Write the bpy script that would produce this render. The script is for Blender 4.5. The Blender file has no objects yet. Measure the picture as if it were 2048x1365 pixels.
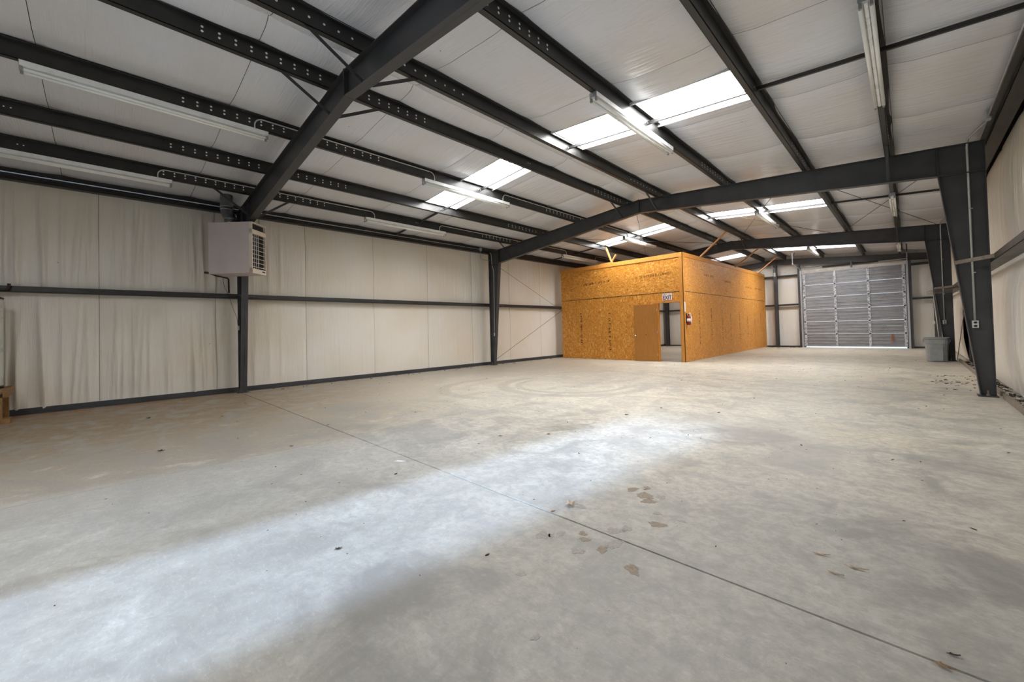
import bpy, math, random
from mathutils import Vector, Matrix
R_ = random.Random(7)
sc = bpy.context.scene

# ------------------------------------------------------------------ camera
F_PX, YAW, PITCH, ROLL = 802.97, 44.188, 1.079, -1.488
CAM = Vector((11.012, 0.1222, 1.2684))
yw, pt, rl = map(math.radians, (YAW, PITCH, ROLL))
fwd = Vector((-math.sin(yw)*math.cos(pt), math.cos(yw)*math.cos(pt), math.sin(pt)))
rgt = Vector((math.cos(yw), math.sin(yw), 0)); upv = rgt.cross(fwd)
r2 = math.cos(rl)*rgt + math.sin(rl)*upv; u2 = -math.sin(rl)*rgt + math.cos(rl)*upv
cd = bpy.data.cameras.new('camera'); cam = bpy.data.objects.new('camera', cd); sc.collection.objects.link(cam)
cd.sensor_width = 36; cd.sensor_fit = 'HORIZONTAL'; cd.lens = F_PX*36/2048
cd.shift_x = -12.6/2048; cd.shift_y = -37.74/2048; cd.clip_start = .02; cd.clip_end = 500
m3 = Matrix((r2, u2, -fwd)).transposed(); cam.matrix_world = Matrix.Translation(CAM) @ m3.to_4x4()
sc.camera = cam
sc.cycles.glossy_bounces = 2; sc.cycles.adaptive_threshold = .025
# ------------------------------------------------------------------ world, sun, daylight, exposure
w = bpy.data.worlds.new('world'); sc.world = w; w.use_nodes = True
bg = w.node_tree.nodes['Background']; bg.inputs[0].default_value = (.72, .86, 1, 1); bg.inputs[1].default_value = 2.6
sd = bpy.data.lights.new('sun', 'SUN'); so = bpy.data.objects.new('sun', sd); sc.collection.objects.link(so)
sd.energy = 7.6; sd.angle = math.radians(2.6); sd.color = (.50, .68, 1.0)
SUN_EL = math.radians(20)
sdir = Vector((.075*math.cos(SUN_EL), math.cos(SUN_EL), -math.sin(SUN_EL)))
so.rotation_euler = sdir.to_track_quat('-Z', 'Y').to_euler(); so.location = (8, -20, 9)
vs = sc.view_settings; vs.view_transform = 'Standard'; vs.look = 'None'; vs.gamma = 1; vs.exposure = 0.45; vs.use_curve_mapping = False
SKY_GLOW = 27.0      # radiance of the daylit translucent roof panels

# ------------------------------------------------------------------ sizes
W = 11.976; S = .0826; ZE = 4.124; XR = W/2
Y0, Y1, Y2, YE = 2.30, 10.02, 17.78, 24.86
YN = -4.8                                   # near end wall, behind the camera
PUR = [1.26, 2.46, 3.955, 5.525, 6.515, 8.095, 9.63, 10.86]    # purlin webs
def zr(x): return ZE + S*min(x, W-x)         # rafter top = purlin underside
# ------------------------------------------------------------------ material helpers
def new_mat(name):
    m = bpy.data.materials.new(name); m.use_nodes = True
    return m, m.node_tree, m.node_tree.nodes['Principled BSDF']
class NB:
    def __init__(s, nt): s.nt = nt; s.n = nt.nodes; s.l = nt.links
    def add(s, t, **k):
        n = s.n.new(t)
        for a, b in k.items(): setattr(n, a, b)
        return n
    def put(s, sock, v):
        if hasattr(v, 'links') or isinstance(v, bpy.types.NodeSocket): s.l.new(v, sock)
        else:
            if isinstance(v, (tuple, list)) and len(v) == 3 and sock.type == 'RGBA': v = (*v, 1)
            sock.default_value = v
    def pos(s): return s.add('ShaderNodeNewGeometry').outputs['Position']
    def vscale(s, v, k):
        n = s.add('ShaderNodeVectorMath', operation='MULTIPLY'); s.put(n.inputs[0], v); s.put(n.inputs[1], k); return n.outputs[0]
    def vadd(s, v, k):
        n = s.add('ShaderNodeVectorMath', operation='ADD'); s.put(n.inputs[0], v); s.put(n.inputs[1], k); return n.outputs[0]
    def noise(s, v, scale, detail=4, rough=.55, out='Fac', dist=0):
        n = s.add('ShaderNodeTexNoise'); s.put(n.inputs['Vector'], v); n.inputs['Scale'].default_value = scale
        n.inputs['Detail'].default_value = detail; n.inputs['Roughness'].default_value = rough; n.inputs['Distortion'].default_value = dist
        return n.outputs[out]
    def voro(s, v, scale, out='Color', rnd=1):
        n = s.add('ShaderNodeTexVoronoi'); s.put(n.inputs['Vector'], v); n.inputs['Scale'].default_value = scale; n.inputs['Randomness'].default_value = rnd
        return n.outputs[out]
    def math(s, op, a, b=0., c=0., clamp=False):
        n = s.add('ShaderNodeMath', operation=op, use_clamp=clamp)
        for i, v in enumerate((a, b, c)): s.put(n.inputs[i], v)
        return n.outputs[0]
    def ramp(s, f, stops, mode='LINEAR'):
        n = s.add('ShaderNodeValToRGB'); s.put(n.inputs[0], f); cr = n.color_ramp; cr.interpolation = mode
        while len(cr.elements) < len(stops): cr.elements.new(.5)
        for e, (p, c) in zip(cr.elements, stops):
            e.position = p; e.color = (*c, 1) if not isinstance(c, (int, float)) else (c, c, c, 1)
        return n.outputs[0]
    def mix(s, f, a, b, mode='MIX'):
        n = s.add('ShaderNodeMix', data_type='RGBA', blend_type=mode); s.put(n.inputs[0], f); s.put(n.inputs[6], a); s.put(n.inputs[7], b); return n.outputs[2]
    def maprange(s, v, a, b, c=0., d=1.):
        n = s.add('ShaderNodeMapRange'); n.clamp = True
        for i, x in enumerate((v, a, b, c, d)): s.put(n.inputs[i], x)
        return n.outputs[0]
    def bump(s, h, strength, dist=.01):
        n = s.add('ShaderNodeBump'); s.put(n.inputs['Height'], h); n.inputs['Strength'].default_value = strength; n.inputs['Distance'].default_value = dist
        return n.outputs[0]
    def sep(s, v):
        n = s.add('ShaderNodeSeparateXYZ'); s.put(n.inputs[0], v); return n.outputs

def plain(name, col, rough=.5, metal=0., var=.12, scale=9., bump=.0, spec=.5):
    m, nt, b = new_mat(name); k = NB(nt); p = k.pos()
    n = k.noise(p, scale, 5)
    lo = tuple(c*(1-var) for c in col); hi = tuple(min(1, c*(1+var)) for c in col)
    k.put(b.inputs['Base Color'], k.ramp(n, [(.3, lo), (.7, hi)]))
    k.put(b.inputs['Roughness'], k.maprange(n, .3, .7, max(.05, rough-.06), rough+.06))
    b.inputs['Metallic'].default_value = metal; b.inputs['Specular IOR Level'].default_value = spec
    if bump: k.put(b.inputs['Normal'], k.bump(k.noise(p, scale*8, 3), bump, .004))
    return m
M = {}
M['steel'] = plain('dark_painted_steel', (.050, .050, .053), .45, 0, .25, 3, .05)
M['purlin'] = plain('dark_primed_steel', (.027, .026, .025), .42, .0, .3, 3, .04)
M['galv'] = plain('galvanised_steel', (.50, .51, .53), .38, .75, .18, 30)
M['emt'] = plain('conduit_metal', (.60, .60, .58), .4, .3, .08, 8)
M['white_enamel'] = plain('white_enamel', (.90, .91, .90), .3, 0, .05, 5)
M['tube'] = plain('white_glass_tube', (.95, .96, .93), .18, 0, .03, 5)
M['socket'] = plain('socket_plastic', (.30, .31, .30), .5, 0, .1, 20)
M['hole'] = plain('bolt_hole_backing', (.93, .92, .88), .6, 0, .02, 5)
M['black'] = plain('black_rubber', (.012, .012, .012), .6, 0, .2, 12)
M['heater'] = plain('heater_enamel', (.60, .53, .52), .42, 0, .08, 2)
M['heater_trim'] = plain('heater_louver_enamel', (.78, .68, .58), .4, 0, .08, 4)
M['iron'] = plain('rusty_black_pipe', (.045, .030, .024), .6, .2, .4, 20)
M['ductm'] = plain('bare_flue_metal', (.23, .24, .25), .3, .85, .2, 6)
M['grey_plastic'] = plain('grey_plastic', (.32, .335, .33), .45, 0, .08, 12)
M['grey_rim'] = plain('grey_plastic_rim', (.28, .295, .29), .45, 0, .08, 12)
M['outlet_plate'] = plain('outlet_cover', (.62, .62, .60), .35, .2, .05, 20)
M['paper'] = plain('white_sign_face', (.80, .77, .76), .5, 0, .03, 20)
M['red'] = plain('red_enamel', (.22, .012, .016), .32, 0, .1, 9)
M['sign_red'] = plain('sign_dark_red_ink', (.13, .005, .02), .5, 0, .1, 30)
M['sign_faint'] = plain('sign_faded_ink', (.42, .30, .32), .6, 0, .2, 40)
M['brass'] = plain('polished_knob', (.72, .68, .58), .25, .7, .05, 20)
M['leaf'] = plain('dry_leaf', (.30, .17, .085), .7, 0, .35, 40, .1)
M['leaf_pale'] = plain('pale_dry_leaf', (.50, .38, .27), .7, 0, .25, 40, .1)
M['leaf_dark'] = plain('dark_leaf_litter', (.055, .036, .022), .85, 0, .5, 40)
M['tank'] = plain('tank_white_enamel', (.62, .64, .58), .3, 0, .04, 4)
M['sill'] = plain('weathered_sill_wood', (.23, .19, .15), .75, 0, .35, 14, .2)
M['stain'] = plain('leaf_tannin_stain', (.30, .245, .18), .7, 0, .25, 60)
M['stain_grey'] = plain('grey_leaf_stain', (.36, .335, .30), .7, 0, .2, 60)
M['ink'] = plain('stamp_ink', (.022, .014, .008), .8, 0, .6, 60)
M['ink_faint'] = plain('faded_stamp_ink', (.20, .09, .02), .8, 0, .35, 50)
M['rust'] = plain('rust_orange', (.35, .11, .03), .7, 0, .3, 30)
M['dark_panel'] = plain('dark_back_of_wall_sheet', (.018, .015, .013), .75, 0, .3, 5)
M['white_wrap'] = plain('loose_white_facing', (.62, .61, .60), .42, 0, .12, 5, .3)
M['slab_gap'] = plain('joint_dirt', (.035, .03, .025), .9, 0, .3, 30)

def wood(name, a, b_, axis=(14, 14, 1.2), rough=.55):
    m, nt, b = new_mat(name); k = NB(nt); p = k.vscale(k.pos(), axis)
    n = k.noise(p, 3, 6, .6, dist=.6)
    k.put(b.inputs['Base Color'], k.ramp(n, [(.3, a), (.7, b_)])); b.inputs['Roughness'].default_value = rough
    k.put(b.inputs['Normal'], k.bump(n, .12, .004)); return m
M['lumber'] = wood('pine_lumber', (.40, .17, .05), (.55, .27, .10), (5, 5, 3))
M['trimwood'] = wood('amber_trim_board', (.56, .22, .03), (.72, .32, .06), (10, 10, 1.5))
M['doorwood'] = wood('brown_veneer_door', (.36, .145, .022), (.48, .205, .036), (22, 22, 1.0), .42)
M['pallet'] = wood('stand_lumber', (.17, .085, .025), (.34, .185, .06), (6, 6, 3))

def osb(name, vertical):
    m, nt, b = new_mat(name); k = NB(nt); p = k.pos()
    d = k.vadd(p, k.vscale(k.noise(p, 7, 2, .5, 'Color'), (.10, .10, .10)))
    A = k.vscale(d, (40, 40, 11) if vertical else (16, 16, 40))
    x = k.sep(d)
    rot = k.add('ShaderNodeCombineXYZ')
    k.put(rot.inputs[0], k.math('ADD', k.math('ADD', x[0], x[1]), x[2])); k.put(rot.inputs[1], k.math('MULTIPLY', k.math('SUBTRACT', k.math('ADD', x[0], x[1]), x[2]), 3.2)); k.put(rot.inputs[2], k.math('SUBTRACT', x[0], x[1]))
    va = k.sep(k.voro(A, 1.0))[0]; vb = k.sep(k.voro(rot.outputs[0], 15))[0]
    sel = k.maprange(k.noise(p, 15, 2), .42, .58)
    v = k.math('ADD', k.math('MULTIPLY', va, k.math('SUBTRACT', 1., sel)), k.math('MULTIPLY', vb, sel))
    col = k.ramp(v, [(0, (.34, .11, .009)), (.15, (.52, .19, .019)), (.5, (.70, .295, .038)), (.82, (.80, .39, .075)), (1, (.95, .62, .22))])
    big = k.noise(p, .9, 3)
    col = k.mix(k.maprange(big, .35, .7, 0, .35), col, (.55, .20, .018))
    k.put(b.inputs['Base Color'], col); k.put(b.inputs['Roughness'], k.maprange(v, 0, 1, .36, .55)); b.inputs['Specular IOR Level'].default_value = .45
    k.put(b.inputs['Normal'], k.bump(v, .25, .003)); return m
M['osb_v'] = osb('osb_vertical_sheet', True); M['osb_h'] = osb('osb_horizontal_sheet', False)

def insul(name, axis, base=(.80, .765, .70), rough=.34):
    m, nt, b = new_mat(name); k = NB(nt); p = k.pos()
    st = k.noise(k.vscale(p, axis), 1., 3, .6)
    st2 = k.noise(k.vscale(p, tuple(a*4 for a in axis)), 1., 2, .5)
    big = k.noise(p, .55, 2)
    lo = tuple(c*.86 for c in base)
    col = k.mix(k.maprange(big, .35, .7), base, (base[0]*.93, base[1]*.88, base[2]*.80))
    col = k.mix(k.maprange(st, .25, .5, .18, 0), col, lo)
    spots = k.voro(k.vscale(p, (1, 1, 1)), 2.3, 'Distance')
    col = k.mix(k.maprange(spots, .016, .026, .75, 0), col, (.06, .045, .035))
    k.put(b.inputs['Base Color'], col); b.inputs['Roughness'].default_value = rough; b.inputs['Specular IOR Level'].default_value = .5
    h = k.math('ADD', k.math('MULTIPLY', st, 1.), k.math('MULTIPLY', st2, .35))
    k.put(b.inputs['Normal'], k.bump(h, .45, .022)); return m
M['ins_y'] = insul('vinyl_faced_insulation', (1.2, 22, 1.0)); M['ins_x'] = insul('vinyl_faced_insulation_end', (22, 1, 1.0), (.74, .735, .71))
M['ins_roof'] = insul('vinyl_faced_roof_insulation', (.9, 14, .9), (.77, .80, .875), .20)

def skylight_mat():
    m, nt, b = new_mat('translucent_roof_panel'); k = NB(nt); p = k.pos()
    st = k.noise(k.vscale(p, (1.0, 12, 1)), 1., 4); dirt = k.noise(p, 6, 5, .65)
    col = k.mix(k.maprange(st, .38, .50, 1, 0), (1, 1, 1), (.021, .021, .022))
    col = k.mix(k.maprange(dirt, .60, .68, 0, 1), col, (.017, .016, .014))
    b.inputs['Base Color'].default_value = (.8, .8, .8, 1); b.inputs['Roughness'].default_value = .5
    k.put(b.inputs['Emission Color'], col); b.inputs['Emission Strength'].default_value = SKY_GLOW
    return m
M['skylight'] = skylight_mat()

def concrete():
    m, nt, b = new_mat('stained_concrete'); k = NB(nt); p = k.pos(); x = k.sep(p)
    n1 = k.noise(p, .45, 2, .6); n2 = k.noise(p, 2.2, 5, .65, dist=.8); n3 = k.noise(p, 13, 5, .78); n4 = k.noise(k.vscale(p, (.5, 2.2, 1)), 1.6, 3, .6, dist=.5)
    col = k.ramp(n1, [(.3, (.50, .485, .43)), (.55, (.56, .53, .46)), (.75, (.55, .48, .36))])
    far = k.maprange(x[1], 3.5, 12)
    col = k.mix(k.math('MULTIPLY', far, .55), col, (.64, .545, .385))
    col = k.mix(k.maprange(x[1], 3.4, .8, 0, .7), col, (.34, .34, .315))  # dimmer light near the camera painted into the slab colour
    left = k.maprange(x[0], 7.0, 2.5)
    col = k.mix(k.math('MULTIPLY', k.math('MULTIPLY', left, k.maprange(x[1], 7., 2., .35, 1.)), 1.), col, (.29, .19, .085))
    col = k.mix(k.maprange(n2, .36, .54, .75, 0), col, (.31, .30, .27))
    col = k.mix(k.maprange(n4, .56, .70, 0, .6), col, (.36, .355, .335))
    col = k.mix(k.maprange(n2, .58, .75, 0, .45), col, (.70, .68, .62))
    col = k.mix(k.maprange(n3, .38, .58, .55, 0), col, (.30, .285, .255))
    col = k.mix(k.maprange(k.noise(k.vscale(p, (1, 2.5, 1)), 24, 4, .75), .54, .74, 0, .28), col, (.74, .72, .66))
    col = k.mix(k.maprange(k.noise(k.vadd(p, (3, 9, 0)), 5, 4, .75, dist=1.5), .52, .68, 0, .5), col, (.30, .295, .28))
    # dark blotches with their own places on the slab
    for (bx, by, r, s_) in ((9.15, 1.05, .42, .55), (9.42, 1.48, .17, .5), (9.85, .75, .5, .35), (11.05, 3.3, .5, .35), (11.3, 5.2, .6, .3), (5.2, 2.2, .7, .3), (6.6, 2.9, .8, .28), (9.7, 5.2, .55, .4), (4.2, 3.2, .8, .25)):
        dn = k.add('ShaderNodeVectorMath', operation='DISTANCE'); k.put(dn.inputs[0], p); dn.inputs[1].default_value = (bx, by, 0)
        dd = k.math('ADD', dn.outputs['Value'], k.math('MULTIPLY', k.math('SUBTRACT', n2, .5), r*2.4))
        col = k.mix(k.maprange(dd, r*.35, r, s_, 0), col, (.22, .212, .20))
    # turning tyre tracks
    tread = k.math('MULTIPLY', k.maprange(n3, .40, .58), k.maprange(n2, .38, .55, .35, 1))
    for (cx, cy, r, wd, s_, a0, a1) in ((5.5, 7.55, 1.62, .17, .5, -3.3, .6), (5.5, 7.5, 1.22, .10, .5, -3.2, .3), (4.65, 6.55, 1.62, .18, .45, -3.5, -1.2), (4.75, 6.6, 1.22, .08, .3, -4.2, -2.4), (9.6, 4.9, .55, .2, .35, -.5, 2.4), (9.55, 4.85, .85, .16, .25, -.7, 2.0)):
        dx = k.math('SUBTRACT', x[0], cx); dy = k.math('SUBTRACT', x[1], cy)
        rr = k.math('SQRT', k.math('ADD', k.math('MULTIPLY', dx, dx), k.math('MULTIPLY', dy, dy)))
        ring = k.maprange(k.math('ABSOLUTE', k.math('SUBTRACT', rr, r)), wd*.5, wd, 1, 0)
        side = k.math('ADD', k.math('MULTIPLY', dx, math.cos((a0+a1)/2)), k.math('MULTIPLY', dy, math.sin((a0+a1)/2)))
        mask = k.math('MULTIPLY', ring, k.maprange(k.math('DIVIDE', side, r), math.cos((a1-a0)/2)-.15, math.cos((a1-a0)/2)+.15))
        col = k.mix(k.math('MULTIPLY', mask, k.math('MULTIPLY', tread, s_)), col, (.13, .12, .105))
    # skid patch of parallel tread lines
    for (cx, cy, ang, L, Wd, s_) in ((7.85, 4.25, .95, .42, .14, .6), (9.2, 5.1, .9, .35, .12, .4)):
        dx = k.math('SUBTRACT', x[0], cx); dy = k.math('SUBTRACT', x[1], cy); c_, s2 = math.cos(ang), math.sin(ang)
        u = k.math('ADD', k.math('MULTIPLY', dx, c_), k.math('MULTIPLY', dy, s2)); v = k.math('SUBTRACT', k.math('MULTIPLY', dy, c_), k.math('MULTIPLY', dx, s2))
        mk = k.math('MULTIPLY', k.maprange(k.math('ABSOLUTE', u), L*.7, L, 1, 0), k.maprange(k.math('ABSOLUTE', v), Wd*.85, Wd, 1, 0))
        ln = k.maprange(k.math('SINE', k.math('MULTIPLY', v, 150.)), -.2, .5)
        col = k.mix(k.math('MULTIPLY', k.math('MULTIPLY', mk, ln), s_), col, (.10, .10, .095))
    # rust wash at the foot of the long wall
    ru = k.math('MULTIPLY', k.maprange(x[0], .1, 1.1, 1, 0), k.maprange(n4, .40, .62))
    ru = k.math('MULTIPLY', ru, k.maprange(x[1], 2.8, 1.5))
    col = k.mix(k.math('MULTIPLY', ru, .75), col, (.30, .13, .04))
    hs = k.math('ADD', k.math('MULTIPLY', n3, .6), n2)
    k.put(b.inputs['Base Color'], col); k.put(b.inputs['Roughness'], k.maprange(n2, .3, .7, .42, .62)); b.inputs['Specular IOR Level'].default_value = .38
    k.put(b.inputs['Normal'], k.bump(n3, .10, .01)); return m
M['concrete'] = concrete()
M['apron'] = plain('pale_outdoor_concrete', (.55, .54, .50), .8, 0, .1, 1)

def doorsheet():
    m, nt, b = new_mat('weathered_door_steel'); k = NB(nt); p = k.pos()
    n = k.noise(k.vscale(p, (1.2, 1, 14)), 1.5, 5, .6); g = k.noise(p, 5, 5, .6)
    col = k.ramp(n, [(.25, (.19, .193, .205)), (.5, (.27, .274, .29)), (.75, (.36, .365, .385))])
    col = k.mix(k.maprange(g, .55, .75, 0, .4), col, (.13, .12, .10))
    k.put(b.inputs['Base Color'], col); b.inputs['Roughness'].default_value = .42; b.inputs['Metallic'].default_value = .35
    return m
M['doorsheet'] = doorsheet()
def spangle():
    m, nt, b = new_mat('spangled_galvanised_stile'); k = NB(nt); p = k.pos()
    v = k.sep(k.voro(p, 28))[0]
    k.put(b.inputs['Base Color'], k.ramp(v, [(0, (.12, .125, .14)), (.35, (.42, .43, .46)), (1, (.70, .71, .74))])); b.inputs['Roughness'].default_value = .4; b.inputs['Metallic'].default_value = .4
    return m
M['spangle'] = spangle()

# ------------------------------------------------------------------ mesh helpers
class MB:
    def __init__(s): s.v = []; s.f = []
    def quad(s, *p):
        i = len(s.v); s.v += [tuple(q) for q in p]; s.f.append(tuple(range(i, i+len(p)))); return s
    def hexa(s, a, b):          # two quads (bottom ring a, top ring b)
        i = len(s.v); n = len(a); s.v += [tuple(q) for q in a] + [tuple(q) for q in b]
        s.f.append(tuple(range(i+n-1, i-1, -1))); s.f.append(tuple(range(i+n, i+2*n)))
        for k in range(n): s.f.append((i+k, i+(k+1) % n, i+n+(k+1) % n, i+n+k))
        return s
    def box(s, x0, x1, y0, y1, z0, z1):
        if x0 > x1: x0, x1 = x1, x0
        if y0 > y1: y0, y1 = y1, y0
        if z0 > z1: z0, z1 = z1, z0
        return s.hexa([(x0, y0, z0), (x1, y0, z0), (x1, y1, z0), (x0, y1, z0)], [(x0, y0, z1), (x1, y0, z1), (x1, y1, z1), (x0, y1, z1)])
    def beam(s, p, q, w, h, up=(0, 0, 1)):
        p, q = Vector(p), Vector(q); d = (q-p).normalized(); u = Vector(up)
        if abs(d.dot(u)) > .98: u = Vector((1, 0, 0))
        a = d.cross(u).normalized(); b = a.cross(d).normalized()
        o = [a*w/2*i + b*h/2*j for i, j in ((-1, -1), (1, -1), (1, 1), (-1, 1))]
        return s.hexa([p+t for t in o], [q+t for t in o])
    def tube(s, pts, r, n=8, caps=True):
        pts = [Vector(p) for p in pts]; i0 = len(s.v); ref = None
        rs = r if isinstance(r, (list, tuple)) else [r]*len(pts)
        for k, p in enumerate(pts):
            d = (pts[min(k+1, len(pts)-1)] - pts[max(k-1, 0)]).normalized()
            if ref is None:
                ref = Vector((0, 0, 1)) if abs(d.z) < .9 else Vector((1, 0, 0))
            a = (ref - d*ref.dot(d)).normalized(); b = d.cross(a); ref = a
            for j in range(n):
                t = 2*math.pi*j/n; s.v.append(tuple(p + (a*math.cos(t) + b*math.sin(t))*rs[k]))
        for k in range(len(pts)-1):
            for j in range(n): s.f.append((i0+k*n+j, i0+k*n+(j+1) % n, i0+(k+1)*n+(j+1) % n, i0+(k+1)*n+j))
        if caps:
            s.f.append(tuple(i0+j for j in reversed(range(n)))); e = i0+(len(pts)-1)*n; s.f.append(tuple(e+j for j in range(n)))
        return s
    def prism(s, poly, d):       # polygon of 3-D points extruded by vector d
        d = Vector(d); return s.hexa(poly, [tuple(Vector(q)+d) for q in poly])
    def grid(s, fn, nu, nv):
        i = len(s.v)
        for a in range(nu+1):
            for b in range(nv+1): s.v.append(tuple(fn(a/nu, b/nv)))
        for a in range(nu):
            for b in range(nv):
                q = i+a*(nv+1)+b; s.f.append((q, q+nv+1, q+nv+2, q+1))
        return s
ORG = {}
col0 = sc.collection
def obj(name, mb, mat, parent=None, smooth=False, bevel=0, **tags):
    if parent is not None: org = ORG[parent.name]
    else:
        xs, ys, zs = zip(*mb.v); org = Vector(((min(xs)+max(xs))/2, (min(ys)+max(ys))/2, min(zs)))
    me = bpy.data.meshes.new(name); me.from_pydata([tuple(Vector(v)-org) for v in mb.v], [], mb.f); me.update()
    if smooth: me.polygons.foreach_set('use_smooth', [True]*len(me.polygons))
    me.materials.append(M[mat] if isinstance(mat, str) else mat)
    o = bpy.data.objects.new(name, me); col0.objects.link(o)
    if parent is None: o.location = org
    else: o.parent = parent
    ORG[o.name] = org
    if bevel:
        bm = o.modifiers.new('edge', 'BEVEL'); bm.width = bevel; bm.segments = 2; bm.limit_method = 'ANGLE'
    for k, v in tags.items(): o[k] = v
    return o
def empty(name, loc, **tags):
    o = bpy.data.objects.new(name, None); col0.objects.link(o); o.location = loc; o.empty_display_size = .1
    ORG[o.name] = Vector(loc)
    for k, v in tags.items(): o[k] = v
    return o
def copy_tree(o, parent=None):
    c = o.copy(); col0.objects.link(c)
    if parent is not None: c.parent = parent
    for ch in list(o.children): copy_tree(ch, c)
    return c
def arc(c, a, b, r, t0, t1, n=6):     # points on an arc in plane (a,b)
    c, a, b = Vector(c), Vector(a), Vector(b)
    return [c + (a*math.cos(t0+(t1-t0)*i/n) + b*math.sin(t0+(t1-t0)*i/n))*r for i in range(n+1)]
def blob(cx, cy, z, r, seed, pts=22, spiky=.35, stretch=1., ang=0.):
    q = random.Random(seed); ph = [q.uniform(0, 6.28) for _ in range(4)]; out = []
    for i in range(pts):
        t = 2*math.pi*i/pts
        rr = r*(1 + spiky*(.5*math.sin(3*t+ph[0]) + .35*math.sin(5*t+ph[1]) + .3*math.sin(9*t+ph[2])) + q.uniform(-.10, .10))
        u, v = rr*math.cos(t)*stretch, rr*math.sin(t)
        out.append((cx+u*math.cos(ang)-v*math.sin(ang), cy+u*math.sin(ang)+v*math.cos(ang), z))
    return out

# ================================================================== SETTING
# ---- floor: concrete slabs with sawn joints
fl = empty('floor', (XR, 10, 0), kind='structure', label='worn stained concrete slab floor of the workshop', category='floor')
JY = [YN-.3, 2.258, 10.02, 17.78, 25.3]
for a in range(4):
    for (xa, xb) in ((-.32, 5.998), (6.001, 12.55)):
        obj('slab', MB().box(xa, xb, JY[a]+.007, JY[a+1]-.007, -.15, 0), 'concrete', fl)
obj('sub_base', MB().box(-.6, 12.8, -5.4, 25.6, -.25, -.012-.14), 'slab_gap', fl)
obj('joint_filler', MB().box(-.3, 12.5, 2.25, 2.266, -.14, -.016).box(-.3, 12.5, 10.01, 10.03, -.14, -.006).box(-.3, 12.5, 17.77, 17.79, -.14, -.006).box(5.995, 6.004, -5, 25.2, -.14, -.002), 'slab_gap', fl)
# stains left by wet leaves
for i, (sx, sy, r, g) in enumerate(((9.554, 2.935, .085, 0), (9.62, 2.86, .06, 0), (9.43, 2.98, .05, 0), (9.66, 2.98, .05, 1), (9.5, 3.08, .035, 0), (9.821, 2.575, .055, 0), (9.75, 2.72, .04, 1), (9.718, 2.095, .045, 0), (9.937, 2.035, .05, 0), (9.617, 1.993, .055, 1), (9.66, 2.33, .06, 1), (9.74, 2.19, .06, 1), (9.70, 2.40, .05, 1), (9.53, 2.17, .035, 0), (9.58, 2.12, .035, 0), (9.36, 1.99, .065, 1), (9.43, 2.08, .035, 1), (9.40, 2.02, .03, 1), (9.395, 1.482, .02, 1), (9.53, 1.62, .03, 1), (9.87, 1.35, .022, 1), (10.22, 1.32, .02, 0), (9.30, 2.47, .05, 1), (9.92, 2.72, .025, 1))):
    obj('leaf_stain', MB().prism(blob(sx, sy, .0004, r*.62, i*7+3, 30, .30, 1.1+.5*(i % 3)/2, i*.7), (0, 0, .0006)), 'stain_grey' if g else 'stain', fl)

# ---- roof: blankets of faced insulation over the purlins, metal deck above
PINS_L = [-.2] + PUR[:4] + [XR]; PINS_R = [XR] + PUR[4:] + [W+.2]
SEAM0 = -0.42; BW = 1.83
def roof_z(x, y, pins, ya, yb):
    base = ZE + S*min(x, W-x) + .238
    for a, b in zip(pins[:-1], pins[1:]):
        if a <= x <= b:
            t = (x-a)/(b-a); base -= .055*min(1, (1-abs(2*t-1))*2.2)**.7
    u = (y-ya)/(yb-ya); base -= .022*(1-abs(2*u-1)**6)
    base += .006*math.sin(x*3.1+y*1.7)
    return base
SKY = [(-2.6, -1.7), (5.66, 6.58), (13.2, 14.12), (21.78, 22.7)]  # first pair is an unseen panel, added to light the near bay
SKX = {0: (2.53, 5.46), 1: (6.58, 9.57)}
ce = empty('ceiling', (XR, 10, 4.2), kind='structure', label='white vinyl faced insulation lining the pitched metal roof', category='ceiling')
def xs_for(x0, x1, pins):
    out = [x0]; n = max(2, int((x1-x0)/.07)); base = [x0+(x1-x0)*i/n for i in range(n+1)]
    out = sorted(set(round(v, 4) for v in base + [p for p in pins if x0 < p < x1])); return out
def roof_piece(mb, x0, x1, ya, yb, sa, sb, pins):
    X = xs_for(x0, x1, pins); n = max(2, int((yb-ya)/.10)); i = len(mb.v)
    for xx in X:
        for j in range(n+1):
            yy = ya+(yb-ya)*j/n; mb.v.append((xx, yy, roof_z(xx, yy, pins, sa, sb)))
    for a in range(len(X)-1):
        for j in range(n):
            q = i+a*(n+1)+j; mb.f.append((q, q+1, q+n+2, q+n+1))
for side, pins in ((0, PINS_L), (1, PINS_R)):
    xa, xb = pins[0], pins[-1]
    k0 = -3
    for k in range(k0, 15):
        ya = SEAM0+BW*k+.003; yb = SEAM0+BW*(k+1)-.003
        ya_, yb_ = max(ya, YN-.3), min(yb, 25.25)
        if yb_ <= ya_: continue
        mb = MB(); hit = [s for s in SKY if s[0] < yb_ and s[1] > ya_ and not (side == 0 and s[0] < 0)]
        if hit:
            h0, h1 = hit[0]; k0x, k1x = SKX[side]
            roof_piece(mb, xa, k0x, ya_, yb_, ya, yb, pins); roof_piece(mb, k1x, xb, ya_, yb_, ya, yb, pins)
            if h0 > ya_: roof_piece(mb, k0x, k1x, ya_, min(h0, yb_), ya, yb, pins)
            if h1 < yb_: roof_piece(mb, k0x, k1x, max(h1, ya_), yb_, ya, yb, pins)
        else: roof_piece(mb, xa, xb, ya_, yb_, ya, yb, pins)
        obj('insulation_blanket', mb, 'ins_roof', ce, smooth=True)
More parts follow.
